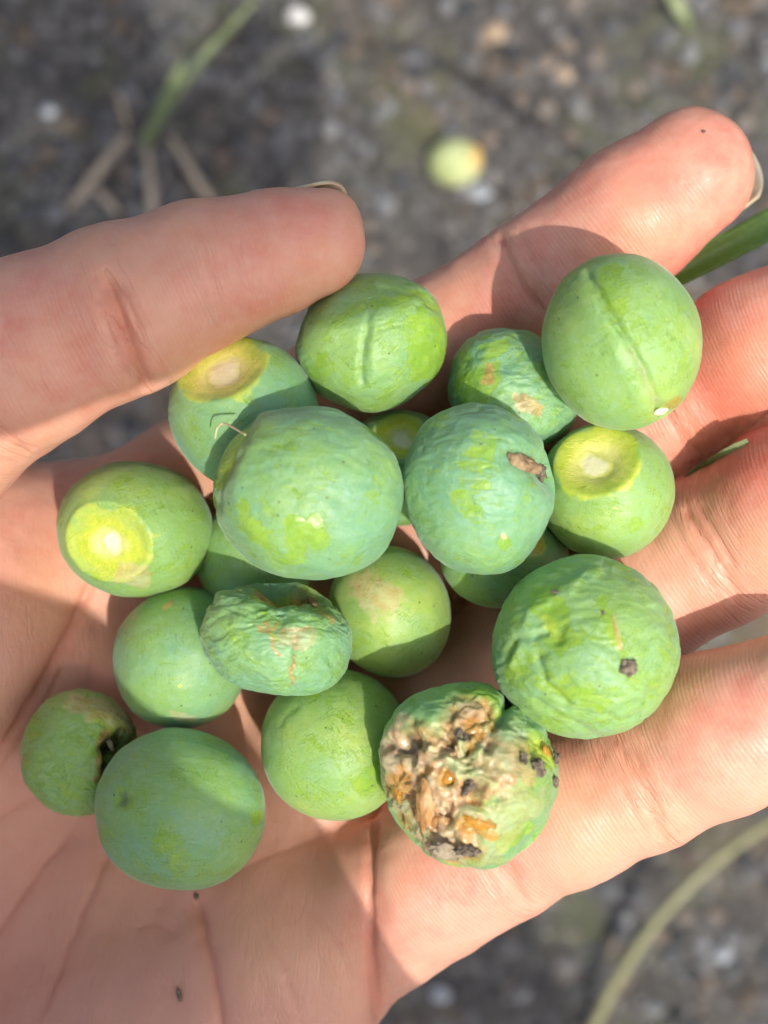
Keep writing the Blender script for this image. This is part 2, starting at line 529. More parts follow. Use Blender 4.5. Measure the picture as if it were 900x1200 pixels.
MAT_SKIN = skin_material()
HV, HF, HN = build_hand_mesh()
HN /= np.linalg.norm(HN, axis=1)[:, None]
cr = crease_field(HV, HN[:, 2])
soft = fbm(HV / 9.0, 3, 3) * 0.40 + fbm(HV / 3.0, 9, 3) * 0.13
HVd = HV + HN * (cr + soft)[:, None]
hpx, _s = px_of(HV)
fl = np.zeros(len(HV))
for x, y, r, a in FLUSH:
    fl += a * np.exp(-((hpx[:, 0] - x) ** 2 + (hpx[:, 1] - y) ** 2) / (r * r))
def along_coords(V):
    """millimetres along and across the nearest finger (or the palm's own axis)"""
    best = np.full(len(V), 1e9); U = np.zeros(len(V)); A = np.zeros(len(V)); FW = np.zeros(len(V))
    lines = [[W(*q[:3]) for q in pts] for pts in FINGERS.values()] + [[W(*q[:3]) for q in THUMB]]
    lines.append([W(-430, 1330, -35), W(40, 980, -34), W(170, 890, -34)])
    for k, L in enumerate(lines):
        acc = 40.0 * k
        for a, b in zip(L[:-1], L[1:]):
            ab = b - a; ln = np.linalg.norm(ab)
            t = np.clip((V - a) @ ab / (ln * ln), 0, 1)
            q = V - a - t[:, None] * ab
            d = np.linalg.norm(q, axis=1) + (6.0 if k == 5 else 0.0)
            side = np.cross(ab / ln, [0, 0, 1.0]); side /= np.linalg.norm(side)
            m_ = d < best
            best = np.where(m_, d, best); U = np.where(m_, acc + t * ln, U); A = np.where(m_, q @ side, A)
            st = sum(np.linalg.norm(L[i + 1] - L[i]) for i in range(1 if k < 4 else 0))
            loc = acc - 40.0 * k + t * ln - st
            FW = np.where(m_, (sstep(-1.0, 7.0, loc) if k < 5 else 0.0), FW)
            acc += ln
    return np.stack([U, A, FW], 1)
hatch = np.zeros(len(HV))
for pts, dep, wd in CREASES[:22]:
    hatch = np.maximum(hatch, min(1.0, dep * 1.5) * np.exp(-(polydist(hpx, pts) / 26.0) ** 2))
hand = fast_mesh('hand', to_world(HVd), HF, MAT_SKIN)
set_attr(hand, 'skin', np.stack([np.clip(fl, 0, 1), hatch, np.clip(-cr / 0.8, 0, 1)], 1))
_a = hand.data.attributes.new('along', 'FLOAT_VECTOR', 'POINT'); _a.data.foreach_set('vector', along_coords(HV).astype(np.float32).ravel())
tag(hand, 'open left hand, palm up and fingers cupped, carrying the heap of green plums', 'hand')
# ---------------------------------------------------------------- the plums
def plum_material():
    m = Nodes('plum_skin')
    info = m.n('ObjectInfo')
    tc = m.n('TexCoord')
    off = m.n('VectorMath', operation='MULTIPLY_ADD')
    m.link(tc.outputs['Object'], off.inputs[0]); off.inputs[1].default_value = (1000, 1000, 1000)
    mul = m.n('VectorMath', operation='SCALE'); mul.inputs[0].default_value = (31, 57, 83); m.link(info.outputs['Random'], mul.inputs['Scale'])
    m.link(mul.outputs[0], off.inputs[2])
    v = off.outputs[0]
    rot = m.n('VectorRotate', rotation_type='Z_AXIS'); m.link(v, rot.inputs['Vector'])
    m.link(m.math('MULTIPLY', info.outputs['Random'], 19.0), rot.inputs['Angle'])
    st = m.n('Mapping'); m.link(rot.outputs[0], st.inputs[0]); st.inputs['Scale'].default_value = (0.30, 1.0, 0.8)
    teal, rub, yellow, wrink = m.attr('tint')
    flesh, core, brown, rubp = m.attr('paint')
    gum, dark, pink, cut = m.attr('paint_more')
    n1 = m.noise(v, 0.11, 3, 0.5)
    n2 = m.noise(v, 0.35, 4, 0.6)
    ff = m.math('ADD', m.math('MULTIPLY', m.math('SUBTRACT', n1, 0.5), 1.7), m.math('SUBTRACT', m.math('MULTIPLY', teal, 0.75), m.math('MULTIPLY', yellow, 0.5)))
    ff = m.math('ADD', ff, m.math('MULTIPLY', m.math('SUBTRACT', n2, 0.5), 0.6))
    ff = m.math('ADD', ff, 0.22)
    bloom = m.mix(m.ramp(ff, -0.6, 0.15), (0.41, 0.52, 0.11), (0.235, 0.41, 0.125))
    bloom = m.mix(m.ramp(ff, 0.1, 0.85), bloom, (0.165, 0.365, 0.215))
    bare = m.mix(m.ramp(n2, 0.3, 0.7), (0.20, 0.38, 0.02), (0.29, 0.46, 0.03))
    s1 = m.noise(st.outputs[0], 0.95, 4, 0.66, 0.7)
    s2 = m.noise(v, 0.26, 3, 0.5)
    fld = m.math('ADD', s1, m.math('MULTIPLY', m.math('SUBTRACT', s2, 0.5), 0.75))
    fld = m.math('ADD', fld, m.math('MULTIPLY', rub, 0.20))
    fld = m.math('ADD', fld, m.math('MULTIPLY', rubp, 0.45))
    fld = m.math('ADD', fld, m.math('MULTIPLY', m.math('SUBTRACT', m.noise(st.outputs[0], 3.4, 3, 0.7, 0.8), 0.5), 0.70))
    hard = m.ramp(fld, 0.64, 0.84)
    softr = m.ramp(fld, 0.45, 0.85)
    rubm = m.math('ADD', m.math('MULTIPLY', hard, 0.55), m.math('MULTIPLY', softr, 0.28), True)
    col = m.mix(rubm, bloom, bare)
    mot = m.noise(v, 0.75, 4, 0.65)
    col = m.mix(m.math('MULTIPLY', m.ramp(mot, 0.4, 0.75), 0.25), col, bare)
    col = m.mix(m.math('MULTIPLY', m.ramp(mot, 0.55, 0.25), 0.30), col, (0.30, 0.50, 0.31))
    pw = m.noise(v, 2.6, 3, 0.7)
    col = m.mix(m.math('MULTIPLY', m.ramp(pw, 0.5, 0.75), 0.25), col, (0.36, 0.52, 0.30))
    scr = m.noise(st.outputs[0], 2.4, 3, 0.6, 1.2)
    col = m.mix(m.math('MULTIPLY', m.ramp(scr, 0.63, 0.70), 0.5), col, bare)
    st2 = m.n('Mapping'); m.link(rot.outputs[0], st2.inputs[0]); st2.inputs['Scale'].default_value = (1.0, 0.16, 0.6); st2.inputs['Rotation'].default_value = (0.4, 0.2, 0.5)
    col = m.mix(m.math('MULTIPLY', m.ramp(m.math('ABSOLUTE', m.math('SUBTRACT', m.noise(st2.outputs[0], 1.5, 2, 0.6, 0.5), 0.5)), 0.022, 0.0), m.ramp(s2, 0.38, 0.58, 0.1, 0.7)), col, (0.14, 0.27, 0.05))
    # sparse dark lenticels
    vor = m.n('TexVoronoi'); m.link(v, vor.inputs['Vector']); vor.inputs['Scale'].default_value = 0.55
    spc = m.n('SeparateColor'); m.link(vor.outputs['Color'], spc.inputs[0])
    spot = m.math('MULTIPLY', m.ramp(vor.outputs['Distance'], 0.11, 0.06), m.ramp(spc.outputs[0], 0.72, 0.74))
    col = m.mix(m.math('MULTIPLY', spot, 0.75), col, (0.07, 0.10, 0.03))
    vo2 = m.n('TexVoronoi'); m.link(v, vo2.inputs['Vector']); vo2.inputs['Scale'].default_value = 1.25
    col = m.mix(m.math('MULTIPLY', m.ramp(vo2.outputs['Distance'], 0.16, 0.06), 0.35), col, (0.46, 0.58, 0.34))
    fn = m.noise(v, 1.3, 4, 0.7)
    fleshc = m.mix(m.ramp(fn, 0.3, 0.7), (0.48, 0.58, 0.025), (0.68, 0.68, 0.05))
    col = m.mix(flesh, col, fleshc)
    col = m.mix(core, col, m.mix(m.ramp(fn, 0.3, 0.7), (0.74, 0.72, 0.30), (0.82, 0.78, 0.46)))
    bn = m.noise(v, 0.6, 4, 0.65)
    brc = m.mix(m.ramp(bn, 0.35, 0.62), (0.30, 0.14, 0.04), (0.64, 0.38, 0.16))
    col = m.mix(brown, col, brc)
    col = m.mix(pink, col, m.mix(m.ramp(bn, 0.4, 0.6), (0.56, 0.35, 0.20), (0.60, 0.52, 0.32)))
    col = m.mix(gum, col, (0.50, 0.24, 0.03))
    col = m.mix(dark, col, (0.035, 0.025, 0.015))
    m.set(Base_Color=col)
    ro = m.ramp(rubm, 0.0, 0.8, 0.50, 0.30)
    ro = m.math('SUBTRACT', ro, m.math('MULTIPLY', m.math('ADD', flesh, m.math('ADD', gum, m.math('ADD', m.math('MULTIPLY', brown, 0.8), m.math('MULTIPLY', pink, 0.5)))), 0.24), True)
    m.set(Roughness=ro)
    wr = m.coord(1000.0, (0.35, 1.0, 0.7), (0.3, 0.2, 0.9))
    h = m.math('MULTIPLY', m.noise(wr, 0.75, 3, 0.55, 0.8), m.math('ADD', m.math('MULTIPLY', wrink, 0.8), 0.06))
    h = m.math('ADD', h, m.math('MULTIPLY', m.noise(v, 1.4, 2, 0.6), 0.05))
    h = m.math('ADD', h, m.math('MULTIPLY', m.noise(v, 6.0, 2, 0.6), 0.06))
    h = m.math('SUBTRACT', h, m.math('MULTIPLY', hard, 0.10))
    m.set(Normal=m.bump(h, 0.0005, 0.8))
    b = m.b.inputs
    b['Subsurface Weight'].default_value = 0.35
    b['Subsurface Radius'].default_value = (0.7, 1.0, 0.25)
    b['Subsurface Scale'].default_value = 0.0035
    b['Specular IOR Level'].default_value = 0.5
    b['Sheen Roughness'].default_value = 0.35
    b['Sheen Tint'].default_value = (0.75, 0.95, 0.90, 1)
    m.link(m.ramp(rubm, 0.0, 0.7, 0.22, 0.04), b['Sheen Weight'])
    return m.mat

MAT_PLUM = plum_material()
def scar_material():
    m = Nodes('scar_cream'); v = m.coord(1000)
    rim, _, _, _ = m.attr('rim')
    f = m.noise(v, 0.6, 4, 0.6)
    c = m.mix(m.ramp(f, 0.3, 0.7), (0.76, 0.72, 0.40), (0.84, 0.80, 0.54))
    r = m.math('ADD', rim, m.math('MULTIPLY', m.math('SUBTRACT', f, 0.5), 0.5))
    m.set(Base_Color=m.mix(m.ramp(r, 0.45, 0.98), c, (0.66, 0.68, 0.07)), Roughness=0.4, Normal=m.bump(f, 0.0003, 0.6))
    m.b.inputs['Subsurface Weight'].default_value = 0.35; m.b.inputs['Subsurface Radius'].default_value = (1.0, 0.8, 0.3); m.b.inputs['Subsurface Scale'].default_value = 0.002
    return m.mat
MAT_SCAR = scar_material()
MAT_CRUMB = simple_mat('dark_crumb', (0.07, 0.055, 0.04), (0.30, 0.25, 0.18), 1500, 0.85, 0.0003)
MAT_BARK = simple_mat('dry_stem', (0.17, 0.10, 0.05), (0.50, 0.36, 0.20), 900, 0.8, 0.0004)
MAT_PULP = simple_mat('rotten_pulp', (0.50, 0.24, 0.07), (0.74, 0.47, 0.24), 420, 0.24, 0.0005, 0.4)
MAT_DRY = simple_mat('dry_flap', (0.34, 0.27, 0.17), (0.52, 0.44, 0.32), 700, 0.75, 0.0003)
MAT_HAIR = simple_mat('plant_fibre', (0.55, 0.45, 0.25), (0.68, 0.58, 0.36), 300, 0.6, 0)
def gum_material():
    m = Nodes('plum_gum')
    v = m.coord(1000)
    m.set(Base_Color=m.mix(m.noise(v, 0.8, 3), (0.60, 0.24, 0.02), (0.78, 0.46, 0.10)), Roughness=0.12)
    m.b.inputs['Transmission Weight'].default_value = 0.35
    m.b.inputs['Subsurface Weight'].default_value = 0.4
    m.b.inputs['Subsurface Radius'].default_value = (1, 0.5, 0.1); m.b.inputs['Subsurface Scale'].default_value = 0.002
    return m.mat
MAT_GUM = gum_material()

def ico(sub):
    bm = bmesh.new(); bmesh.ops.create_icosphere(bm, subdivisions=sub, radius=1)
    bm.verts.ensure_lookup_table()
    V = np.array([v.co[:] for v in bm.verts]); F = np.array([[v.index for v in f.verts] for f in bm.faces])
    bm.free(); return V / np.linalg.norm(V, axis=1)[:, None], F
ICO = {7: ico(7), 6: ico(6), 4: ico(4), 3: ico(3), 2: ico(2)}
CAM = np.array([0, 0, DIST])

class Plum:
    def __init__(self, px, py, rx, ry, z, tilt=0, tint=(0.3, 0.3, 0.2), lump=0.02, wrinkle=0.0, feats=(), seed=1, sub=7):
        self.c = W(px, py, z); self.p = (px, py); self.r = (rx, ry); self.tilt = math.radians(tilt)
        self.s = (DIST - z) / FPX; self.seed = seed; self.lump = lump; self.wrinkle = wrinkle
        self.tint = tint; self.feats = feats
        w = CAM - self.c; w /= np.linalg.norm(w)
        u = np.array([1, 0, 0]) - w * w[0]; u /= np.linalg.norm(u)
        self.B = np.stack([u, np.cross(w, u), w])          # rows: right, up, towards the lens
        self.D, self.F = ICO[sub]
    def dir(self, x, y):
        a, b = (x - self.p[0]) / self.r[0], -(y - self.p[1]) / self.r[1]
        n = math.hypot(a, b)
        if n > 0.97: a, b = a / n * 0.97, b / n * 0.97
        return np.array([a, b, math.sqrt(max(0.0, 1 - a * a - b * b))])
    def shape(self, D, want_paint=False):
        rx, ry = self.r
        rm = (rx + ry) / 2
        ca, sa = math.cos(self.tilt), math.sin(self.tilt)
        a = D[:, 0] * ca + D[:, 1] * sa; b = -D[:, 0] * sa + D[:, 1] * ca
        X = np.stack([a * rx, b * ry, D[:, 2] * rm], 1)
        X = np.stack([X[:, 0] * ca - X[:, 1] * sa, X[:, 0] * sa + X[:, 1] * ca, X[:, 2]], 1)
        q = np.stack([self.p[0] + X[:, 0], self.p[1] - X[:, 1]], 1)     # where the point shows in the layout
        near = D[:, 2] > -0.05
        R = 1 + self.lump * 1.6 * fbm(D * 1.1 + self.seed * 3.7, self.seed, 2) + self.lump * 0.6 * fbm(D * 2.7 + self.seed, self.seed + 40, 3)
        if self.wrinkle:
            ax = np.stack([D[:, 0] * 3.0 + D[:, 1] * 6, D[:, 1] * 9 - D[:, 0] * 2, D[:, 2] * 5], 1) + 1.5 * fbm(D * 2.5, self.seed + 7, 2)[:, None]
            R += self.wrinkle * 0.030 * (1 - np.abs(fbm(ax * 0.8, self.seed + 9, 4)) * 2.2)
        P1 = np.zeros((len(D), 4)); P2 = np.zeros((len(D), 4))
        ragged = 1 + 0.30 * fbm(D * 3.2 + self.seed, self.seed + 21, 4)
        wob = np.stack([fbm(D * 7 + 3, self.seed + 31, 3), fbm(D * 7 + 9, self.seed + 32, 3)], 1)
        for f in self.feats:
            k = f[0]
            if k == 'cut':      # stalk end torn off: flat collar of flesh and a hollow in the middle
                x, y, ang, hollow, coreang = f[1:6]; famt = f[6] if len(f) > 6 else 1.0
                d = self.dir(x, y)
                th = np.degrees(np.arccos(np.clip(D @ d, -1, 1)))
                thr = th * ragged
                flat = math.cos(math.radians(ang)) / np.maximum(np.cos(np.radians(np.minimum(th, 80))), 0.2)
                t = sstep(ang * 1.12, ang * 0.80, th)
                R = R * (1 - t) + (flat * (0.985)) * t
                R -= hollow * sstep(coreang * 1.3, coreang * 0.6, th)
                m = (0.55 + 0.45 * sstep(ang * 0.95, ang * 0.6, thr)) * sstep(ang * 1.03, ang * 0.94, thr)
                P1[:, 0] = np.maximum(P1[:, 0], m * famt)
                P1[:, 1] = np.maximum(P1[:, 1], 0.55 * sstep(coreang * 1.4, coreang * 0.7, thr))
                R += 0.012 * np.exp(-((th - ang) / 3.0) ** 2)
            elif k == 'dent':   # x, y, radius px, depth (fraction of the radius)
                _, x, y, rad, dep = f
                d = np.hypot(q[:, 0] - x, q[:, 1] - y) * ragged
                R -= near * dep * np.exp(-(d / rad) ** 2)
            elif k == 'groove': # points, half width px, depth
                _, pts, wd, dep = f
                d = polydist(q + wob * 3.5, pts)
                R -= near * dep * np.exp(-(d / wd) ** 2)
            elif k == 'ridge':
                _, pts, wd, dep = f
                d = polydist(q + wob * 6, pts)
                R += near * dep * np.exp(-(d / wd) ** 2)
            elif k == 'paint':  # channel, points, width px, strength, raggedness
                _, ch, pts, wd, amt, rg = f
                d = polydist(q + wob * rg, pts) if len(pts) > 1 else np.hypot(q[:, 0] + wob[:, 0] * rg - pts[0][0], q[:, 1] + wob[:, 1] * rg - pts[0][1])
                m = near * amt * sstep(wd * 1.15, wd * 0.75, d)
                T, c = (P1, ch) if ch < 4 else (P2, ch - 4)
                T[:, c] = np.maximum(T[:, c], m)
            elif k == 'rough':  # rotten area: sunken folds, brown in the hollows, tan on the crests
                _, x, y, rad, amt, stain = f
                d = np.hypot(q[:, 0] - x, q[:, 1] - y) * ragged
                mk = near * sstep(rad, rad * 0.65, d)
                nz = fbm(D * 3.4 + 1.2 * fbm(D * 2.4, self.seed + 61, 2)[:, None], self.seed + 60, 3)
                rg = 1 - np.abs(fbm(D * 3.3 + 5, self.seed + 64, 4)) * 3.0
                R += mk * amt * (nz * 0.9 + 0.35 * rg - 0.45)
                P1[:, 2] = np.maximum(P1[:, 2], stain * mk * sstep(0.10, -0.22, nz))
                P2[:, 2] = np.maximum(P2[:, 2], stain * mk * sstep(-0.2, 0.1, nz) * 0.6)
                P2[:, 0] = np.maximum(P2[:, 0], stain * mk * 0.75 * sstep(0.16, 0.34, fbm(D * 3.6 + 11, self.seed + 70, 3)))
                P2[:, 1] = np.maximum(P2[:, 1], stain * mk * 0.6 * sstep(-0.36, -0.48, nz))
        Y = X * R[:, None] * self.s
        Lp = Y @ self.B
        return (Lp, P1, P2, q) if want_paint else Lp
    def surf(self, x, y):
        """local position (mm) and outward direction of the skin where the layout shows x, y"""
        d = self.dir(x, y)[None]
        for _ in range(4):
            L = self.shape(d)[0] + self.c
            s = FPX / (DIST - L[2]); ex, ey = 450 + L[0] * s, 600 - L[1] * s
            d = d + np.array([[(x - ex) / self.r[0], -(y - ey) / self.r[1], 0]]); 
            n = math.hypot(d[0, 0], d[0, 1])
            if n > 0.985: d[0, :2] *= 0.985 / n
            d[0, 2] = math.sqrt(max(1e-4, 1 - d[0, 0] ** 2 - d[0, 1] ** 2))
        L = self.shape(d)[0]
        return L, (d @ self.B)[0]
    def build(self, parts=True):
        L, P1, P2, q = self.shape(self.D, True)
        n = len(L)
        if parts:
            root = bpy.data.objects.new('green_plum', None); COL.objects.link(root)
            root.empty_display_size = 0.005; root.location = Vector(to_world(self.c))
            o = fast_mesh('fruit', L * MM, self.F, MAT_PLUM, root)
        else:
            o = root = fast_mesh('green_plum', L * MM, self.F, MAT_PLUM, loc=Vector(to_world(self.c)))
        set_attr(o, 'tint', np.tile(np.array([[self.tint[0], self.tint[1], self.tint[2], self.wrinkle]]), (n, 1)))
        set_attr(o, 'paint', P1); set_attr(o, 'paint_more', P2)
        self.o = root
        return o
    def scar(self, x, y, ang, raise_mm=0.10, mat=None, name='stem_scar'):
        d = self.dir(x, y); t = np.cross(d, [0.3, 0.9, 0.1]); t /= np.linalg.norm(t); b = np.cross(d, t)
        rings, seg = 9, 36
        Ds = [d]
        for i in range(1, rings + 1):
            for j in range(seg):
                p = 2 * math.pi * j / seg
                a = math.radians(ang * i / rings) * (1 + 0.14 * math.sin(2 * p + self.seed) + 0.08 * math.sin(3 * p + 2 * self.seed) + 0.04 * math.sin(7 * p))
                Ds.append(d * math.cos(a) + (t * math.cos(p) + b * math.sin(p)) * math.sin(a))
        Ds = np.array(Ds)
        L = self.shape(Ds)
        frac = np.array([0] + [i / rings for i in range(1, rings + 1) for _ in range(seg)])
        L = L + (Ds @ self.B) * ((raise_mm + 0.10) * (1 - frac ** 2.5) - 0.10)[:, None]
        F = [(0, 1 + j, 1 + (j + 1) % seg) for j in range(seg)]
        for i in range(rings - 1):
            a0, b0 = 1 + i * seg, 1 + (i + 1) * seg
            F += [(a0 + j, b0 + j, b0 + (j + 1) % seg, a0 + (j + 1) % seg) for j in range(seg)]
        o = mesh_obj(name, L * MM, F, mat or MAT_SCAR, self.o)
        set_attr(o, 'rim', np.stack([frac, frac, frac], 1))
        return o
    def blob(self, name, x, y, size, mat, stretch=(1, 1, 0.7), ang=0, lump=0.35, lift=0.2, seed=0, sub=4):
        """an irregular lump (size mm) sitting on the skin"""
        P, dr = self.surf(x, y)
        V, F = ICO[sub]
        V = V * (1 + lump * fbm(V * 1.7 + seed * 5.1, seed, 3) + lump * 0.5 * fbm(V * 5 + seed, seed + 3, 2))[:, None]
        a = math.radians(ang)
        V = V * np.array(stretch) * size
        V = np.stack([V[:, 0] * math.cos(a) - V[:, 1] * math.sin(a), V[:, 0] * math.sin(a) + V[:, 1] * math.cos(a), V[:, 2]], 1)
        w = dr; u = np.cross([0, 1, 0.01], w); u /= np.linalg.norm(u); B = np.stack([u, np.cross(w, u), w])
        L = V @ B + P + w * size * lift
        return fast_mesh(name, L * MM, F, mat, self.o)
    def tube(self, name, pts, radii, mat, lift=0.3, lump=0.25, seg=10, sub=10):
        """a lumpy bent rod lying on or standing off the skin; pts = layout x, layout y, lift mm"""
        C = []
        for x, y, l in pts:
            P, dr = self.surf(x, y); C.append(P + dr * l)
        return mesh_obj(name, *[a if i else a * MM for i, a in enumerate(rod(np.array(C), radii, seg, sub, lump, self.seed))], mat, self.o)

def rod(C, radii, seg=10, sub=8, lump=0.0, seed=0, flat=1.0):
    C = np.asarray(C, float); n = len(C)
    ts = np.linspace(0, n - 1, (n - 1) * sub + 1)
    def cr(t, A):
        i = min(int(t), n - 2); f = t - i
        p0, p1, p2, p3 = A[max(i - 1, 0)], A[i], A[i + 1], A[min(i + 2, n - 1)]
        return 0.5 * ((2 * p1) + (-p0 + p2) * f + (2 * p0 - 5 * p1 + 4 * p2 - p3) * f * f + (-p0 + 3 * p1 - 3 * p2 + p3) * f ** 3)
    Q = np.array([cr(t, C) for t in ts]); R = np.interp(ts, range(n), radii)
    V = []; up = np.array([0.0, 0.0, 1.0])
    for i in range(len(Q)):
        d = Q[min(i + 1, len(Q) - 1)] - Q[max(i - 1, 0)]; d /= np.linalg.norm(d) + 1e-12
        u = np.cross(d, up)
        if np.linalg.norm(u) < 1e-3: u = np.cross(d, [0, 1, 0])
        u /= np.linalg.norm(u); w = np.cross(u, d)
        for j in range(seg):
            a = 2 * math.pi * j / seg
            V.append(Q[i] + (u * math.cos(a) + w * math.sin(a) * flat) * R[i])
    V = np.array(V)
    if lump:
        rr = np.repeat(R, seg)
        cc = np.repeat(Q, seg, 0)
        V = cc + (V - cc) * (1 + lump * 1.5 * fbm(V / max(R.max(), 1e-9) * 0.8, seed, 3))[:, None]
    F = []
    for i in range(len(Q) - 1):
        for j in range(seg):
            F.append((i * seg + j, i * seg + (j + 1) % seg, (i + 1) * seg + (j + 1) % seg, (i + 1) * seg + j))
    V = np.concatenate([V, Q[:1], Q[-1:]]); a = len(V) - 2
    F += [(a, (j + 1) % seg, j) for j in range(seg)] + [(a + 1, (len(Q) - 1) * seg + j, (len(Q) - 1) * seg + (j + 1) % seg) for j in range(seg)]
    return V, F

RUB = 3; BROWN = 2; FLESH = 0; CORE = 1; GUM = 4; DARK = 5; PINK = 6
HEAP = 'green plums heaped in the open hand'
def done(p, label):
    tag(p.o, label, 'plum', HEAP); return p

# between thumb tip and index finger
p = Plum(436, 402, 88, 80, -7.2, 8, (0.12, 0.55, 0.25), 0.05, 0.3, seed=2, feats=[
    ('groove', [(432, 372), (428, 405), (424, 445)], 5, 0.05), ('dent', 405, 410, 26, 0.04), ('ridge', [(440, 375), (438, 440)], 9, 0.02),
    ('paint', RUB, [(498, 395), (505, 425)], 26, 0.9, 14), ('paint', RUB, [(440, 360), (480, 350), (510, 365)], 5, 0.6, 8),
    ('paint', RUB, [(380, 430)], 14, 0.6, 8), ('groove', [(450, 342), (485, 348), (510, 368)], 4, 0.02)])
p.build(False); done(p, 'plum with a short upright crease, nearest the tip of the thumb')
# torn stalk end against the thumb
p = Plum(285, 484, 86, 88, -6.0, 35, (0.35, 0.25, 0.05), 0.02, 0.15, seed=3, feats=[('cut', 257, 421, 38, 0.06, 26)])
p.build(); p.scar(257, 422, 27); done(p, 'plum under the thumb with an oval cream stalk scar on top')
# shaded one behind the long-seamed plum
p = Plum(600, 458, 78, 68, -9.2, -20, (0.45, 0.5, 0.0), 0.06, 1.0, seed=4, sub=6, feats=[
    ('dent', 545, 440, 22, 0.07), ('dent', 590, 425, 16, 0.06), ('paint', RUB, [(580, 415), (560, 470)], 16, 0.8, 14), ('paint', BROWN, [(572, 432), (574, 448)], 6, 0.7, 6), ('paint', BROWN, [(610, 470), (625, 478)], 9, 0.6, 8), ('paint', RUB, [(548, 450)], 14, 0.7, 6)])
p.build(False); done(p, 'shaded grey-green plum with two brown flecks, tucked below the seamed plum')
# long seam
p = Plum(728, 401, 93, 103, 2.1, 14, (0.0, 0.35, 0.45), 0.02, 0.1, seed=5, feats=[
    ('groove', [(688, 322), (712, 362), (742, 412), (764, 455), (772, 482)], 5, 0.05), ('ridge', [(675, 335), (712, 388), (742, 440), (758, 475)], 15, 0.032),
    ('dent', 775, 482, 16, 0.07), ('paint', PINK, [(738, 410), (757, 445), (768, 470)], 5, 0.16, 8),
    ('paint', GUM, [(786, 474), (792, 466)], 6, 0.5, 3), ('paint', RUB, [(715, 330), (735, 375)], 16, 0.5, 8)])
p.build(); p.blob('stem_scar', 774, 481, 0.85, MAT_SCAR, (1.2, 0.8, 0.45), 20, 0.2, 0.1, 5); done(p, 'large plum with a long diagonal seam resting on index and middle fingers')
# the big pale one in the middle
p = Plum(361, 577, 113, 101, 3.6, -8, (0.6, 0.30, 0.1), 0.055, 0.25, seed=6, feats=[
    ('groove', [(292, 500), (278, 528), (262, 562), (256, 590)], 13, 0.075), ('ridge', [(308, 495), (296, 530), (282, 570)], 12, 0.02),
    ('paint', RUB, [(286, 502), (272, 530), (256, 565)], 10, 1.0, 5), ('paint', RUB, [(345, 610), (347, 648)], 11, 1.1, 10), ('paint', RUB, [(365, 612), (370, 632)], 12, 1.0, 10),
    ('paint', RUB, [(435, 508), (450, 522)], 9, 0.7, 10), ('paint', RUB, [(290, 590), (310, 625), (330, 650)], 9, 0.6, 14)])
p.build()
p.tube('plant_fibre', [(254, 516, 1.6), (262, 508, 2.2), (276, 508, 1.9), (291, 513, 0.5)], [0.07, 0.12, 0.13, 0.1], MAT_HAIR, lump=0.1)
done(p, 'biggest pale blue-green plum on top of the middle of the heap')
# dry stalk
p = Plum(560, 570, 85, 100, 1.5, 12, (0.7, 0.30, 0.0), 0.055, 0.4, seed=7, feats=[
    ('dent', 648, 555, 24, 0.16), ('groove', [(592, 540), (620, 548), (650, 560)], 12, 0.05), ('ridge', [(600, 520), (640, 528)], 14, 0.03), ('ridge', [(610, 578), (640, 590)], 16, 0.03),
    ('paint', RUB, [(565, 530), (545, 575), (560, 610)], 15, 0.6, 16), ('paint', PINK, [(588, 626)], 4, 0.8, 3), ('paint', RUB, [(588, 633)], 9, 0.9, 2),
    ('paint', RUB, [(600, 488)], 12, 0.5, 8)])
p.build()
p.blob('dry_stem', 613, 544, 1.25, MAT_BARK, (2.0, 0.72, 0.5), -18, 0.35, 0.12, 3)
p.blob('stem_end', 634, 552, 1.0, MAT_CRUMB, (1.15, 0.95, 0.6), -30, 0.8, 0.25, 8); p.blob('stem_end', 640, 559, 0.5, MAT_CRUMB, (0.6, 1.5, 0.6), 10, 0.8, 0.3, 5)
done(p, 'blue-green plum with a dry brown stalk stub in a dent')
# hollow yellow collar
p = Plum(710, 575, 79, 80, -5.7, 0, (0.0, 0.35, 0.55), 0.018, 0.1, seed=8, feats=[('cut', 697, 531, 38, 0.10, 26), ('paint', RUB, [(745, 612)], 8, 0.8, 6)])
p.build(); p.scar(692, 534, 23, 0.16); done(p, 'pale plum with a bright yellow collar round a cream hollow, beside the dry stalk')
# glimpse under the top layer
p = Plum(468, 548, 70, 68, -12.8, 0, (0.45, 0.6, 0.1), 0.02, 0.1, seed=9, sub=6, feats=[('cut', 472, 509, 30, 0.05, 16)])
p.build(); p.scar(472, 510, 16); done(p, 'mostly hidden plum with a tan scar, deep between the two blue-green ones')
# next to the thumb web
p = Plum(158, 620, 91, 80, -11.6, -8, (0.1, 0.45, 0.55), 0.025, 0.1, seed=10, feats=[
    ('cut', 122, 638, 34, 0.03, 14, 0.75), ('dent', 180, 690, 22, 0.03), ('paint', PINK, [(148, 670), (168, 676)], 13, 0.45, 16)])
p.build(); p.scar(126, 639, 14, 0.15); done(p, 'yellowish plum with a pale round scar, nearest the base of the thumb')
p = Plum(300, 655, 70, 70, -15.9, 0, (0.2, 0.5, 0.2), 0.02, 0.1, seed=11, sub=6)
p.build(False); done(p, 'plain plum mostly hidden, left below the biggest pale plum')
p = Plum(213, 772, 79, 84, -14.1, -25, (0.45, 0.0, 0.4), 0.035, 0.12, seed=12, feats=[
    ('dent', 270, 848, 26, 0.05), ('paint', BROWN, [(193, 714), (199, 709)], 3, 0.7, 4), ('paint', PINK, [(205, 838), (225, 841)], 6, 0.4, 8), ('paint', FLESH, [(212, 802)], 2.5, 0.5, 2)])
p.build(False); done(p, 'smooth grey-green plum left of the wrinkled one with orange cracks')
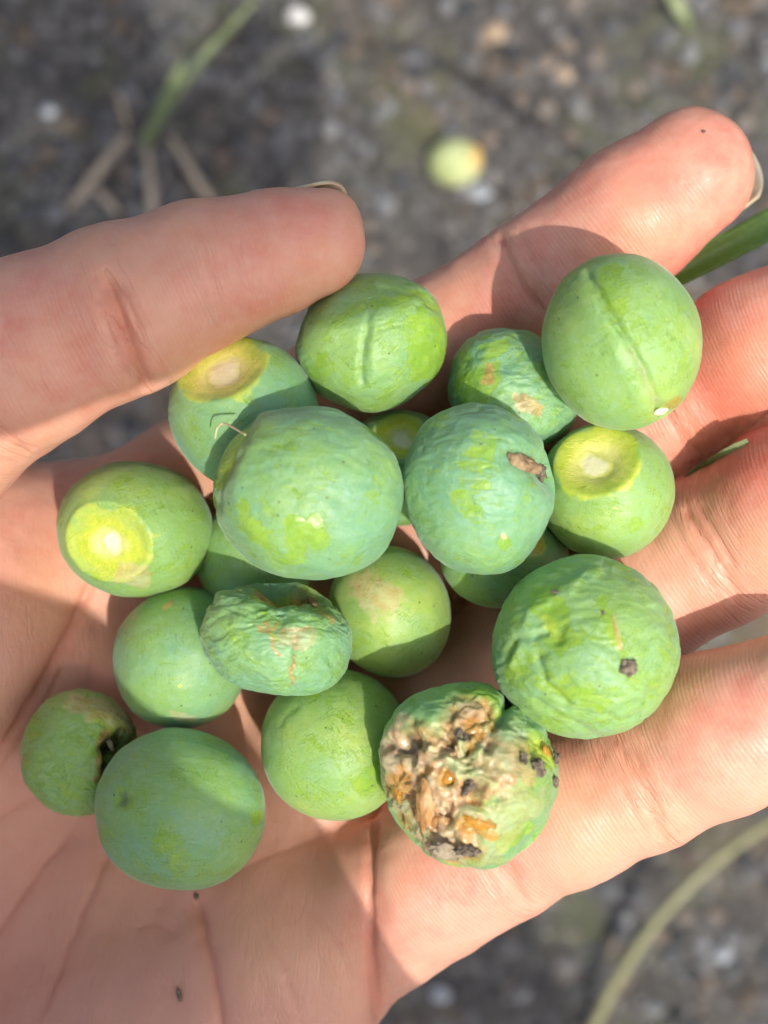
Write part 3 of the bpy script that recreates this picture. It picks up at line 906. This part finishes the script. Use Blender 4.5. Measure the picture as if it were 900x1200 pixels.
# wrinkled one with a sunken top
p = Plum(325, 748, 87, 70, -2.6, -6, (0.5, 0.35, 0.1), 0.07, 0.8, seed=13, feats=[
    ('dent', 318, 676, 34, 0.30), ('dent', 362, 676, 38, 0.34), ('ridge', [(255, 695), (270, 706), (300, 712), (350, 706), (395, 696)], 8, 0.05), ('ridge', [(262, 690), (285, 680)], 10, 0.05),
    ('paint', BROWN, [(300, 688), (340, 690), (392, 686)], 8, 0.8, 6), ('paint', RUB, [(305, 688), (350, 690)], 16, 0.8, 6),
    ('paint', GUM, [(306, 738), (320, 735)], 3.6, 0.5, 9), ('paint', GUM, [(314, 738), (318, 750), (327, 766)], 2.6, 0.55, 9), ('paint', GUM, [(325, 724), (321, 735)], 2.4, 0.45, 8),
    ('paint', BROWN, [(330, 737), (360, 738)], 1.6, 0.5, 6), ('paint', GUM, [(384, 716), (388, 726)], 4.5, 0.45, 7), ('paint', BROWN, [(347, 744), (343, 758)], 3, 0.5, 6), ('paint', BROWN, [(343, 768), (341, 800)], 2.4, 0.75, 8),
    ('paint', PINK, [(335, 745), (355, 748)], 13, 0.35, 8),
    ('groove', [(308, 738), (350, 738), (390, 736)], 4, 0.02), ('groove', [(345, 742), (341, 800)], 4, 0.03)])
p.build(); p.blob('dry_flap', 388, 688, 1.6, MAT_BARK, (1.4, 0.4, 0.2), 8, 0.6, 0.0, 3); done(p, 'small wrinkled plum with a sunken top and orange-brown cracks')
p = Plum(457, 717, 71, 79, -12.6, 20, (0.0, 0.2, 0.65), 0.02, 0.1, seed=14, feats=[('paint', PINK, [(430, 690), (450, 705)], 22, 0.55, 14), ('paint', RUB, [(415, 750), (425, 745)], 10, 0.7, 5)])
p.build(False); done(p, 'pale yellowish plum with a faint tan blush, below the two top plums')
p = Plum(590, 650, 75, 63, -11.5, 0, (0.3, 0.35, 0.0), 0.02, 0.1, seed=15, sub=6, feats=[('paint', GUM, [(626, 640)], 9, 0.5, 5), ('paint', FLESH, [(626, 640)], 12, 0.6, 5)])
p.build(False); done(p, 'shaded green plum tucked under the plum with the dry stalk')
# bruised large one on ring and little finger
p = Plum(684, 759, 111, 106, 2.5, 10, (0.15, 0.50, 0.15), 0.04, 0.5, seed=16, feats=[
    ('dent', 650, 725, 24, 0.06), ('dent', 630, 770, 26, 0.05), ('dent', 655, 745, 10, 0.05), ('ridge', [(602, 775), (618, 745), (630, 715), (668, 695), (700, 672)], 7, 0.035), ('groove', [(598, 770), (612, 748), (640, 742)], 5, 0.05),
    ('groove', [(632, 770), (640, 800), (665, 820)], 5, 0.04), ('paint', RUB, [(640, 705), (652, 725), (660, 750)], 17, 1.1, 10), ('paint', FLESH, [(640, 730), (655, 745)], 7, 0.2, 8),
    ('paint', RUB, [(600, 790), (640, 800), (700, 820)], 12, 0.5, 14), ('paint', RUB, [(705, 710), (712, 740), (722, 768)], 5, 0.8, 6), ('paint', BROWN, [(715, 725), (722, 760)], 2.5, 0.5, 4),
    ('groove', [(640, 845), (690, 850), (740, 835)], 4, 0.028), ('groove', [(660, 830), (710, 835), (765, 805)], 4, 0.026), ('groove', [(630, 820), (650, 838), (700, 862)], 4, 0.026)])
p.build(); p.blob('soil_crumb', 736, 782, 0.95, MAT_CRUMB, (1, 1, 0.35), 20, 0.6, 0.15, 2); p.blob('soil_crumb', 650, 694, 0.32, MAT_CRUMB, (1.4, 0.7, 0.5), 0, 0.6, 0.3, 4); p.blob('soil_crumb', 707, 718, 0.22, MAT_CRUMB, (1, 1, 0.6), 0, 0.5, 0.3, 6)
done(p, 'largest plum, bruised and puckered with a dark soil crumb, on ring and little fingers')
p = Plum(393, 871, 88, 88, -9.5, 0, (0.05, 0.40, 0.75), 0.02, 0.12, seed=17, feats=[('paint', RUB, [(425, 915), (445, 905)], 14, 0.8, 8), ('paint', RUB, [(365, 815)], 10, 0.7, 5), ('groove', [(330, 850), (350, 830)], 4, 0.015)])
p.build(); p.blob('soil_crumb', 452, 865, 0.25, MAT_CRUMB, (1.5, 0.7, 0.6), 60, 0.5, 0.4, 9); done(p, 'smooth yellow-green plum just left of the rotten one')
# rotten one
p = Plum(550, 908, 103, 106, 3.5, 20, (0.45, 0.3, 0.45), 0.075, 0.7, seed=18, feats=[
    ('groove', [(612, 800), (598, 822), (588, 846)], 7, 0.13), ('groove', [(588, 840), (610, 858), (640, 872)], 5, 0.04), ('ridge', [(565, 812), (590, 828)], 12, 0.04), ('ridge', [(612, 832), (635, 850)], 14, 0.03),
    ('rough', 505, 925, 78, 0.20, 0.95), ('rough', 550, 850, 40, 0.14, 0.8), ('rough', 580, 890, 60, 0.06, 0.35), ('rough', 535, 985, 40, 0.10, 0.7), ('dent', 475, 940, 46, 0.12), ('dent', 530, 900, 26, 0.05), ('dent', 620, 985, 26, 0.06), ('dent', 560, 850, 18, 0.06), ('dent', 632, 880, 12, 0.06),
    ('paint', PINK, [(470, 890), (490, 930), (520, 965)], 36, 0.9, 22), ('paint', BROWN, [(490, 880), (505, 915), (520, 950), (500, 975)], 22, 0.7, 26), ('paint', BROWN, [(530, 850), (548, 838), (568, 832)], 11, 0.9, 8),
    ('paint', BROWN, [(515, 905), (560, 930), (595, 915)], 7, 0.75, 12), ('paint', PINK, [(540, 880), (575, 900)], 36, 0.45, 20), ('paint', PINK, [(560, 985), (610, 940)], 26, 0.3, 20), ('paint', GUM, [(455, 920), (475, 935)], 12, 0.7, 8), ('paint', GUM, [(520, 905), (530, 915)], 6, 0.8, 5),
    ('paint', GUM, [(545, 965), (575, 975)], 9, 0.7, 6), ('paint', BROWN, [(505, 985), (545, 995)], 9, 0.8, 6), ('paint', RUB, [(630, 870), (645, 890)], 13, 1.2, 4), ('paint', FLESH, [(632, 872), (642, 886)], 8, 0.35, 5),
    ('paint', BROWN, [(600, 895), (618, 910)], 10, 0.5, 8), ('paint', RUB, [(585, 985), (620, 970)], 9, 0.8, 8), ('paint', RUB, [(560, 820), (580, 828)], 12, 0.8, 8)])
p.build()
for i, (x, y, sz, stx, sty, an) in enumerate([(500, 940, 1.7, 0.65, 1.8, -14), (512, 968, 1.6, 1.5, 0.8, 25)]):
    p.blob('pulp_lump', x, y, sz, MAT_PULP, (stx, sty, 0.30), an, 0.4, -0.10, i)
p.blob('gum_drop', 463, 926, 1.4, MAT_GUM, (1.2, 1.0, 0.4), 0, 0.3, 0.02, 6); p.blob('gum_drop', 524, 911, 0.75, MAT_GUM, (1, 1, 0.6), 0, 0.15, 0.2, 7); p.blob('gum_drop', 560, 964, 1.2, MAT_GUM, (1.6, 0.7, 0.35), -15, 0.5, 0.0, 8); p.blob('gum_drop', 640, 880, 0.9, MAT_GUM, (1.2, 0.8, 0.4), -30, 0.15, 0.05, 9)
for i, (x, y, s) in enumerate([(552, 917, 0.75), (546, 926, 0.5), (612, 889, 0.55), (628, 896, 0.75), (632, 905, 0.55), (654, 886, 0.6), (649, 916, 0.55), (546, 994, 0.85), (556, 997, 0.6), (538, 860, 0.5), (547, 866, 0.4), (487, 950, 0.6)]):
    p.blob('frass_crumb', x, y, s, MAT_CRUMB, (1.1, 0.85, 0.7), i * 47, 0.8, 0.4, i)
p.blob('dry_flap', 522, 996, 1.7, MAT_DRY, (1.2, 0.9, 0.2), 15, 0.5, 0.15, 6)
done(p, 'rotten split plum with brown pulp, orange gum and dark frass')
# torn small one at the left
p = Plum(92, 882, 67, 73, -13.8, 15, (0.0, 0.9, 0.3), 0.055, 0.6, seed=19, feats=[
    ('dent', 146, 888, 24, 0.55), ('dent', 126, 874, 12, 0.25), ('dent', 130, 905, 9, 0.15), ('ridge', [(108, 850), (122, 862), (120, 885), (112, 905)], 6, 0.04), ('ridge', [(128, 842), (150, 858)], 8, 0.05), ('paint', DARK, [(138, 872), (132, 902)], 14, 0.9, 10),
    ('paint', BROWN, [(122, 862), (120, 890), (118, 910)], 8, 0.75, 8), ('paint', PINK, [(90, 828), (130, 838), (150, 850)], 14, 0.5, 8), ('paint', FLESH, [(108, 842), (140, 858)], 7, 0.45, 5)])
p.build(); p.blob('dry_flap', 122, 905, 0.9, MAT_BARK, (1.4, 0.5, 0.3), 30, 0.5, 0.3, 3); p.blob('dry_flap', 127, 870, 0.8, MAT_DRY, (0.5, 1.5, 0.3), 10, 0.5, 0.2, 5); done(p, 'small olive plum with a ragged dark hole, at the left edge of the heap')
p = Plum(212, 948, 102, 93, -7.2, -18, (0.35, 0.35, 0.1), 0.03, 0.15, seed=20, feats=[
    ('dent', 146, 937, 8, 0.07), ('paint', DARK, [(145, 933), (146, 941)], 5, 0.30, 4), ('paint', RUB, [(145, 937)], 14, 0.4, 5), ('dent', 303, 985, 14, 0.03), ('paint', RUB, [(300, 957)], 8, 0.9, 4), ('paint', RUB, [(195, 970), (210, 1000)], 16, 0.4, 14)])
p.build(False); done(p, 'smooth green plum lowest in the heap, with one small pit')
# ---------------------------------------------------------------- the asphalt
def asphalt_material():
    m = Nodes('asphalt')
    v = m.coord(1000)
    big = m.noise(v, 0.010, 4, 0.6); mid = m.noise(v, 0.08, 5, 0.6); fine = m.noise(v, 0.6, 5, 0.7)
    c = m.mix(m.ramp(mid, 0.3, 0.7), (0.030, 0.028, 0.027), (0.070, 0.067, 0.062))
    c = m.mix(m.math('MULTIPLY', m.ramp(big, 0.5, 0.68), 0.6), c, (0.16, 0.12, 0.075))
    vor = m.n('TexVoronoi'); m.link(v, vor.inputs['Vector']); vor.inputs['Scale'].default_value = 0.22
    sp = m.n('SeparateColor'); m.link(vor.outputs['Color'], sp.inputs[0])
    c = m.mix(m.math('MULTIPLY', m.ramp(vor.outputs['Distance'], 0.55, 0.3), m.ramp(sp.outputs[0], 0.3, 1.0, 0, 0.5)), c, (0.24, 0.235, 0.23))
    c = m.mix(m.ramp(fine, 0.62, 0.75, 0, 0.5), c, (0.3, 0.29, 0.27))
    moss = m.math('MULTIPLY', m.ramp(m.noise(m.coord(1000, rot=(0, 0, 1)), 0.02, 4, 0.65), 0.50, 0.64), 0.42)
    c = m.mix(moss, c, (0.085, 0.10, 0.035))
    m.set(Base_Color=c, Roughness=0.85)
    h = m.math('ADD', m.math('MULTIPLY', vor.outputs['Distance'], -0.8), m.noise(v, 0.3, 5, 0.65))
    m.set(Normal=m.bump(h, 0.002, 0.8))
    return m.mat
def stone_material():
    m = Nodes('aggregate_stone')
    info = m.n('ObjectInfo'); v = m.coord(1000)
    cell, tone, _, _ = m.attr('stone')
    f = m.noise(v, 0.5, 5, 0.65)
    a = m.mix(tone, (0.024, 0.025, 0.028), (0.20, 0.205, 0.21))
    a = m.mix(m.math('MULTIPLY', m.ramp(cell, 0.55, 1.0), 0.7), a, (0.17, 0.12, 0.075))
    a = m.mix(m.ramp(f, 0.4, 0.75, 0, 0.45), a, (0.05, 0.05, 0.05))
    m.set(Base_Color=a, Roughness=0.75, Normal=m.bump(f, 0.0006, 0.8))
    return m.mat
MAT_ASPHALT = asphalt_material(); MAT_STONE = stone_material()
GX = [-150, -20, -2, -0.8] + [round(-0.5 + 0.02 * i, 3) for i in range(51)] + [0.8, 2, 20, 150]
gv = np.array([(x, y, 0) for y in GX for x in GX], float)
gi = len(GX)
inner = (np.abs(gv[:, :2]).max(1) < 0.7)
gv[:, 2] = np.where(inner, 0.0016 * fbm(gv * 60, 4, 3), 0)
gf = [(j * gi + i, j * gi + i + 1, (j + 1) * gi + i + 1, (j + 1) * gi + i) for j in range(gi - 1) for i in range(gi - 1)]
ground = mesh_obj('asphalt', gv, gf, MAT_ASPHALT)
tag(ground, 'worn dark grey asphalt with stones showing, seen blurred below the hand', 'ground', kind='structure')

def stone_shape(seed, sub=2, flat=0.55):
    V, F = ICO[sub]
    V = V * (1 + 0.30 * fbm(V * 1.3 + seed * 7, seed, 2) + 0.12 * fbm(V * 3.1, seed + 5, 2))[:, None]
    return V * np.array([1, 0.8, flat]), F
def stone_attr(o, cell, tone):
    set_attr(o, 'stone', np.tile([[cell, tone, 0]], (len(o.data.vertices), 1)))
# 300 largest stones singly, the rest as one mass
spots = []
rs = random.Random(3)
for i in range(9000):
    x, y = rs.uniform(-0.26, 0.26), rs.uniform(-0.32, 0.32)
    r = 0.0011 + 0.0042 * rs.random() ** 2.6
    spots.append((x, y, r, rs.uniform(0, 6.28), rs.random(), min(1.6, max(0, rs.gauss(0.40, 0.30)) ** 1.0 * (1.9 if rs.random() < 0.06 else 1.0))))
spots.sort(key=lambda s: -s[2] * (1 if abs(s[0]) < 0.15 and abs(s[1]) < 0.19 else 0.3))
protos = []
for k in range(10):
    V, F = stone_shape(k)
    o = fast_mesh('stone', V, F, MAT_STONE, ground)
    stone_attr(o, k / 9, [0.2, 0.5, 0.9, 0.35, 0.6, 0.15, 0.75, 0.4, 0.3, 0.55][k])
    protos.append(o)
for k, (x, y, r, a, c, t) in enumerate(spots[:300]):
    o = protos[k] if k < 10 else protos[k % 10].copy()
    if k >= 10:
        COL.objects.link(o); o.parent = ground
    o.location = (x, y, r * 0.10); o.rotation_euler = (0, 0, a); o.scale = (r, r, r)
VV, FF, AA = [], [], []; n0 = 0
shapes = [stone_shape(20 + k, 2) for k in range(12)]
for k, (x, y, r, a, c, t) in enumerate(spots[300:]):
    V, F = shapes[k % 12]
    ca, sa = math.cos(a) * r, math.sin(a) * r
    VV.append(np.stack([x + V[:, 0] * ca - V[:, 1] * sa, y + V[:, 0] * sa + V[:, 1] * ca, r * 0.1 + V[:, 2] * r], 1))
    FF.append(F + n0); n0 += len(V); AA.append(np.tile([[c, t, 0]], (len(V), 1)))
agg = fast_mesh('asphalt_aggregate', np.concatenate(VV), np.concatenate(FF), MAT_STONE, ground)
set_attr(agg, 'stone', np.concatenate(AA)); tag(agg, kind='stuff')

MAT_WHITE = simple_mat('white_quartz', (0.42, 0.42, 0.41), (0.62, 0.62, 0.60), 300, 0.5, 0.0004)
MAT_TAN = simple_mat('tan_stone', (0.26, 0.19, 0.12), (0.40, 0.31, 0.22), 300, 0.7, 0.0004)
MAT_BLUE = simple_mat('blue_grey_stone', (0.22, 0.25, 0.28), (0.38, 0.41, 0.44), 300, 0.6, 0.0004)
for i, (x, y, mm_, mat, lab) in enumerate([
        (348, 18, 4.2, MAT_WHITE, 'round white pebble on the asphalt at the top edge'),
        (580, 38, 4.6, MAT_TAN, 'pinkish tan pebble on the asphalt near the top edge'),
        (562, 226, 3.6, MAT_BLUE, 'grey pebble beside the fallen yellow-green fruit'),
        (846, 1118, 3.8, MAT_BLUE, 'bluish white pebble at the lower right beyond the dry stalk'),
        (56, 130, 2.6, MAT_BLUE, 'pale grey pebble left of the blurred grass tuft'),
        (660, 88, 3.4, MAT_TAN, 'small brownish pebble right of the tan one'),
        (515, 1165, 3.4, MAT_BLUE, 'grey pebble below the little finger at the bottom edge')]):
    V, F = stone_shape(50 + i, 4, 0.7)
    o = fast_mesh('pebble', V * mm_ * MM, F, mat, loc=G(x, y, mm_ * 0.35))
    tag(o, lab, 'pebble', 'loose pebbles on the asphalt')

# ---------------------------------------------------------------- grass, straw, fallen fruit
def leaf_material(name, c1, c2, sss=0.2):
    m = Nodes(name); v = m.coord(1000)
    f = m.noise(m.coord(1000, (1, 1, 1)), 0.15, 4, 0.6); g = m.noise(v, 1.2, 3, 0.6)
    m.set(Base_Color=m.mix(m.ramp(m.math('ADD', m.math('MULTIPLY', f, 0.7), m.math('MULTIPLY', g, 0.3)), 0.3, 0.7), c1, c2), Roughness=0.45)
    m.b.inputs['Subsurface Weight'].default_value = sss; m.b.inputs['Subsurface Scale'].default_value = 0.001
    m.b.inputs['Subsurface Radius'].default_value = (0.6, 1.0, 0.2)
    return m.mat
MAT_LEAF = leaf_material('grass_green', (0.095, 0.20, 0.018), (0.16, 0.29, 0.04))
MAT_PALELEAF = leaf_material('grass_pale', (0.13, 0.18, 0.07), (0.24, 0.28, 0.14))
MAT_STRAW = leaf_material('straw', (0.20, 0.165, 0.12), (0.33, 0.28, 0.21), 0.0)
MAT_STALK = leaf_material('stalk', (0.17, 0.175, 0.08), (0.27, 0.26, 0.14), 0.0)

def blade(name, C, widths, mat, parent=None, keel=0.35, thick=0.18, sub=10, across=6, twist=0.0):
    """a grass leaf (mm, heap frame): folded strip with real thickness"""
    C = np.array(C, float); n = len(C)
    ts = np.linspace(0, n - 1, (n - 1) * sub + 1)
    Q = np.array([[np.interp(t, range(n), C[:, a]) for a in range(3)] for t in ts])
    for _ in range(6): Q[1:-1] = (Q[:-2] + 2 * Q[1:-1] + Q[2:]) / 4
    Wd = np.interp(ts, range(n), widths)
    top, bot = [], []
    for i in range(len(Q)):
        d = Q[min(i + 1, len(Q) - 1)] - Q[max(i - 1, 0)]; d /= np.linalg.norm(d)
        u = np.cross(d, [0, 0, 1]); u /= np.linalg.norm(u) + 1e-9; w = np.cross(u, d)
        a = twist * i / len(Q); u, w = u * math.cos(a) + w * math.sin(a), w * math.cos(a) - u * math.sin(a)
        for j in range(across + 1):
            s = j / across * 2 - 1
            p = Q[i] + u * s * Wd[i] + w * keel * Wd[i] * abs(s) + w * 0.05 * math.cos(j * 3.1)
            top.append(p); bot.append(p - w * thick)
    m_ = across + 1; N = len(top); V = np.array(top + bot); F = []
    for i in range(len(Q) - 1):
        for j in range(across):
            a = i * m_ + j
            F.append((a, a + 1, a + 1 + m_, a + m_)); F.append((N + a, N + a + m_, N + a + 1 + m_, N + a + 1))
        for j in (0, across):
            a = i * m_ + j
            F.append((a, a + m_, N + a + m_, N + a) if j == 0 else (a, N + a, N + a + m_, a + m_))
    base = C[0]
    o = mesh_obj(name, (V - base) * MM, F, mat, None, loc=Vector(to_world(base)))
    if parent is not None:
        o.parent = parent; o.location = Vector(to_world(base)) - parent.location
    return o
def GH(x, y, h): return W(x, y, h - HEAP_Z)

# fresh blade rising between index and middle finger
b = blade('grass_sprig', [GH(1010, 420, 0), GH(1040, 330, 150), W(1060, 180, -60), W(960, 232, -26), W(880, 275, -24), W(800, 318, -25), W(730, 352, -26)], [1.4, 2.2, 2.4, 2.2, 2.0, 1.8, 1.2], MAT_LEAF)
tag(b, 'fresh green grass blade showing between index and middle fingers', 'grass')
b = blade('grass_sprig', [W(876, 516, -4.2), W(862, 524, -5.0), W(848, 532, -6.6), W(835, 540, -9.0), W(818, 549, -12.2), W(802, 559, -13.0)], [0.25, 0.5, 0.55, 0.5, 0.35, 0.1], MAT_PALELEAF)
tag(b, 'tiny pale leaf sliver caught between middle and ring fingers', 'grass')
# blurred tuft
tuft = bpy.data.objects.new('grass_tuft', None); COL.objects.link(tuft); tuft.location = G(172, 168, 0)
tag(tuft, 'blurred tuft of dry straws and one green blade on the asphalt at upper left', 'grass')
blade('green_blade', [GH(172, 172, 1), GH(185, 140, 12), GH(212, 100, 20), GH(250, 55, 22), GH(300, 0, 16)], [1.7, 2.0, 1.9, 1.5, 0.7], MAT_PALELEAF, tuft)
blade('green_blade', [GH(168, 170, 1), GH(190, 130, 22), GH(205, 95, 34), GH(215, 70, 40)], [1.8, 2.2, 1.8, 0.6], MAT_PALELEAF, tuft)
for pts, wd in [([(150, 158, 3), (125, 190, 6), (100, 222, 5), (80, 246, 3)], 1.8), ([(172, 175, 3), (177, 215, 7), (180, 260, 6), (182, 300, 3)], 1.6), ([(200, 160, 3), (218, 190, 6), (238, 222, 4), (250, 240, 2)], 1.4),
                ([(110, 218, 2), (125, 235, 4), (138, 250, 2)], 1.5), ([(150, 150, 2), (145, 130, 8), (138, 108, 10)], 1.0)]:
    blade('straw', [GH(*q) for q in pts], [wd * 0.8, wd, wd, wd * 0.6], MAT_STRAW, tuft) if len(pts) == 4 else blade('straw', [GH(*q) for q in pts], [wd * 0.8, wd, wd * 0.5], MAT_STRAW, tuft)
V, F = rod(np.array([GH(690, 1215, 6), GH(722, 1150, 14), GH(765, 1085, 20), GH(820, 1025, 22), (GH(885, 975, 20)), GH(960, 930, 12), GH(1040, 880, 2)]), [1.9, 2.1, 2.0, 1.9, 1.8, 1.5, 1.0], 12, 10, 0.06, 3)
o = mesh_obj('grass_stalk', to_world(V), F, MAT_STALK); tag(o, 'arching yellow-green grass stalk over the asphalt at lower right', 'grass')
b = blade('grass_sprig', [GH(770, -40, 2), GH(788, -5, 10), GH(800, 18, 8), GH(810, 32, 3)], [2.0, 2.4, 2.0, 0.5], MAT_PALELEAF)
tag(b, 'short blurred grass tip at the top edge, right of centre', 'grass')
# fallen fruit
MAT_FALLEN = simple_mat('fallen_fruit_skin', (0.30, 0.36, 0.13), (0.46, 0.50, 0.27), 120, 0.5, 0.0004, 0.2)
MAT_FLESHY = simple_mat('fallen_fruit_flesh', (0.55, 0.36, 0.09), (0.64, 0.50, 0.22), 200, 0.45, 0.0004, 0.2)
V, F = ICO[4]
V = V * (1 + 0.10 * fbm(V * 1.6, 12, 3))[:, None]
fal = fast_mesh('fallen_plum', V * np.array([9.5, 8.2, 7.5]) * MM, F, MAT_FALLEN, loc=G(533, 190, 7))
tag(fal, 'fallen yellow-green plum lying blurred on the asphalt above the hand', 'plum')
V, F = ICO[3]
fast_mesh('flesh_patch', (V * np.array([3.2, 4.6, 3.0]) * (1 + 0.2 * fbm(V * 2, 3, 2))[:, None] + np.array([6.2, 0.5, 3.6])) * MM, F, MAT_FLESHY, fal)
# ---------------------------------------------------------------- fingernails and specks on the skin
def nail_material():
    m = Nodes('fingernail'); v = m.coord(1000)
    m.set(Base_Color=m.mix(m.noise(v, 0.5, 3), (0.46, 0.42, 0.27), (0.60, 0.54, 0.38)), Roughness=0.25)
    m.b.inputs['Subsurface Weight'].default_value = 0.4; m.b.inputs['Subsurface Scale'].default_value = 0.001
    m.b.inputs['Transmission Weight'].default_value = 0.3
    return m.mat
MAT_NAIL = nail_material()
def nail(C, axis, back, length, half, over, lift=0.15):
    """curved plate lying on the back of the finger and standing out past the tip (mm, heap frame)"""
    axis = axis / np.linalg.norm(axis); back = back - axis * (back @ axis); back /= np.linalg.norm(back)
    side = np.cross(axis, back)
    nu, nv = 24, 18; T, Bq = [], []
    def skin(o, d):
        t = 0.0
        for _ in range(40):
            t += max(0.02, -hand_sdf((o + d * t)[None])[0])
            if hand_sdf((o + d * t)[None])[0] > -0.03: break
        return t
    rads = {}
    for j in range(nv + 1):
        a = (j / nv * 2 - 1) * math.radians(half); d = back * math.cos(a) + side * math.sin(a)
        al = np.linspace(-length, 0, 7)
        rr = np.array([skin(C + axis * x, d) for x in al]); rads[j] = (al, rr, d)
    for i in range(nu + 1):
        t = i / nu
        for j in range(nv + 1):
            al_, rr, d = rads[j]; s = j / nv * 2 - 1
            top = over - 3.2 * s * s
            al = -length + (length + top) * t
            r = np.interp(al, al_, rr) + lift - (0.05 * al if al > 0 else 0)
            p = C + axis * al + d * r
            T.append(p); Bq.append(p - d * 0.4)
    m_ = nv + 1; N = len(T); F = []
    for i in range(nu):
        for j in range(nv):
            a = i * m_ + j
            F.append((a, a + m_, a + m_ + 1, a + 1)); F.append((N + a, N + a + 1, N + a + 1 + m_, N + a + m_))
    for j in range(nv):
        a = nu * m_ + j; F.append((a, N + a, N + a + 1, a + 1)); a = j; F.append((a, a + 1, N + a + 1, N + a))
    for i in range(nu):
        a = i * m_; F.append((a, N + a, N + a + m_, a + m_)); a = i * m_ + nv; F.append((a, a + m_, N + a + m_, N + a))
    return mesh_obj('fingernail', to_world(np.array(T + Bq)), F, MAT_NAIL, hand)
a, b = W(738, 253, -18), W(808, 203, -16)
nail(b, b - a, np.array([0.18, -0.12, -0.95]), 6.0, 60, 8.8)
a, b = W(312, 299, -2), W(358, 286, -2)
nail(b, b - a, np.array([0.0, 0.82, -0.57]), 4.5, 46, 6.5, 0.02)
def speck(x, y, size, stretch, ang, label, seed):
    # march down the sight line to the skin
    z = 12.0
    while z > -60:
        d = hand_sdf(W(x, y, z)[None])[0]
        if d < 0.05: break
        z -= max(0.03, d * 0.8)
    V, F = ICO[3]
    V = V * (1 + 0.4 * fbm(V * 2 + seed, seed, 3))[:, None] * np.array(stretch) * size
    c, s = math.cos(math.radians(ang)), math.sin(math.radians(ang))
    V = np.stack([V[:, 0] * c - V[:, 1] * s, V[:, 0] * s + V[:, 1] * c, V[:, 2]], 1)
    o = fast_mesh('dirt_speck', V * MM, F, MAT_CRUMB, loc=Vector(to_world(W(x, y, z + size * 0.25))))
    tag(o, label, 'dirt', 'specks of dirt on the skin')
speck(210, 1166, 0.55, (0.6, 1.7, 0.6), 12, 'tiny dark sliver of dirt low on the palm near the bottom edge', 1)
speck(825, 154, 0.22, (1, 1, 0.6), 0, 'tiny dark dot of dirt on the index fingertip', 2)
speck(230, 1050, 0.3, (1, 1.5, 0.6), 20, 'dark dirt speck in the palm crease below the lowest plum', 3)
# ---------------------------------------------------------------- an unseen handset, added just above the lens to shade the thumb
MAT_PHONE_BLOCKER = simple_mat('shade_blocker_dark', (0.02, 0.022, 0.026), (0.03, 0.032, 0.036), 60, 0.25, 0)
def slab(name, cx, cy, z0, z1, hw, hh, rad, mat, parent=None, rot=0.0):
    out = []
    for qx, qy, a0 in ((1, 1, 0), (-1, 1, 90), (-1, -1, 180), (1, -1, 270)):
        for k in range(9):
            a = math.radians(a0 + k * 11.25)
            out.append((qx * (hw - rad) + rad * math.cos(a), qy * (hh - rad) + rad * math.sin(a)))
    n = len(out); V = []
    for inset, z in ((1.2, z0), (0.0, z0 + 1.2), (0.0, z1 - 1.2), (1.2, z1)):
        for x, y in out:
            x *= (hw - inset) / hw; y *= (hh - inset) / hh
            V.append((cx + x * math.cos(rot) - y * math.sin(rot), cy + x * math.sin(rot) + y * math.cos(rot), z))
    F = [tuple(reversed(range(n))), tuple(range(3 * n, 4 * n))]
    for l in range(3):
        F += [(l * n + i, l * n + (i + 1) % n, (l + 1) * n + (i + 1) % n, (l + 1) * n + i) for i in range(n)]
    return mesh_obj(name, to_world(np.array(V)), F, mat, parent, smooth=False)
ph = bpy.data.objects.new('shade_blocker_phone', None); COL.objects.link(ph)
tag(ph, 'dark handset shape added outside the frame to shade the thumb', 'phone_blocker')
rot = math.radians(17)
edge = W(205, 482, 8) + 153.0 / TO_SUN.z * np.array(TO_SUN)
pc = edge + np.array([-math.sin(rot), math.cos(rot), 0]) * 75.0
slab('shade_blocker_body', pc[0], pc[1], 163.0, 171.0, 40.0, 75.0, 9.0, MAT_PHONE_BLOCKER, ph, rot)
slab('shade_blocker_bump', 0.0, 0.0, 160.8, 163.2, 9.0, 9.0, 5.0, MAT_PHONE_BLOCKER, ph, rot)
# ---------------------------------------------------------------- an unseen bent arm shape, added to throw shade over the heel of the hand
MAT_SLEEVE_BLOCKER = simple_mat('shade_blocker_cloth', (0.30, 0.27, 0.23), (0.40, 0.36, 0.31), 250, 0.9, 0.0006)
k = 150.0
corner = W(232, 855, -16) + k * np.array(TO_SUN)
cen = corner + np.array([-30, -26, 0.0])
V, F = rod(np.array([cen + [-330, 30, 60], cen + [-150, 26, 26], cen + [-45, 14, 6], cen + [2, -2, 0], cen + [40, -52, -4], cen + [120, -190, -20], cen + [230, -390, -50]]),
           [46, 44, 42, 41, 41, 43, 48], 28, 14, 0.05, 4)
o = mesh_obj('shade_blocker_sleeve', to_world(V), F, MAT_SLEEVE_BLOCKER)
tag(o, "bent beige cloth arm added outside the frame to shade the lower palm", 'sleeve_blocker')
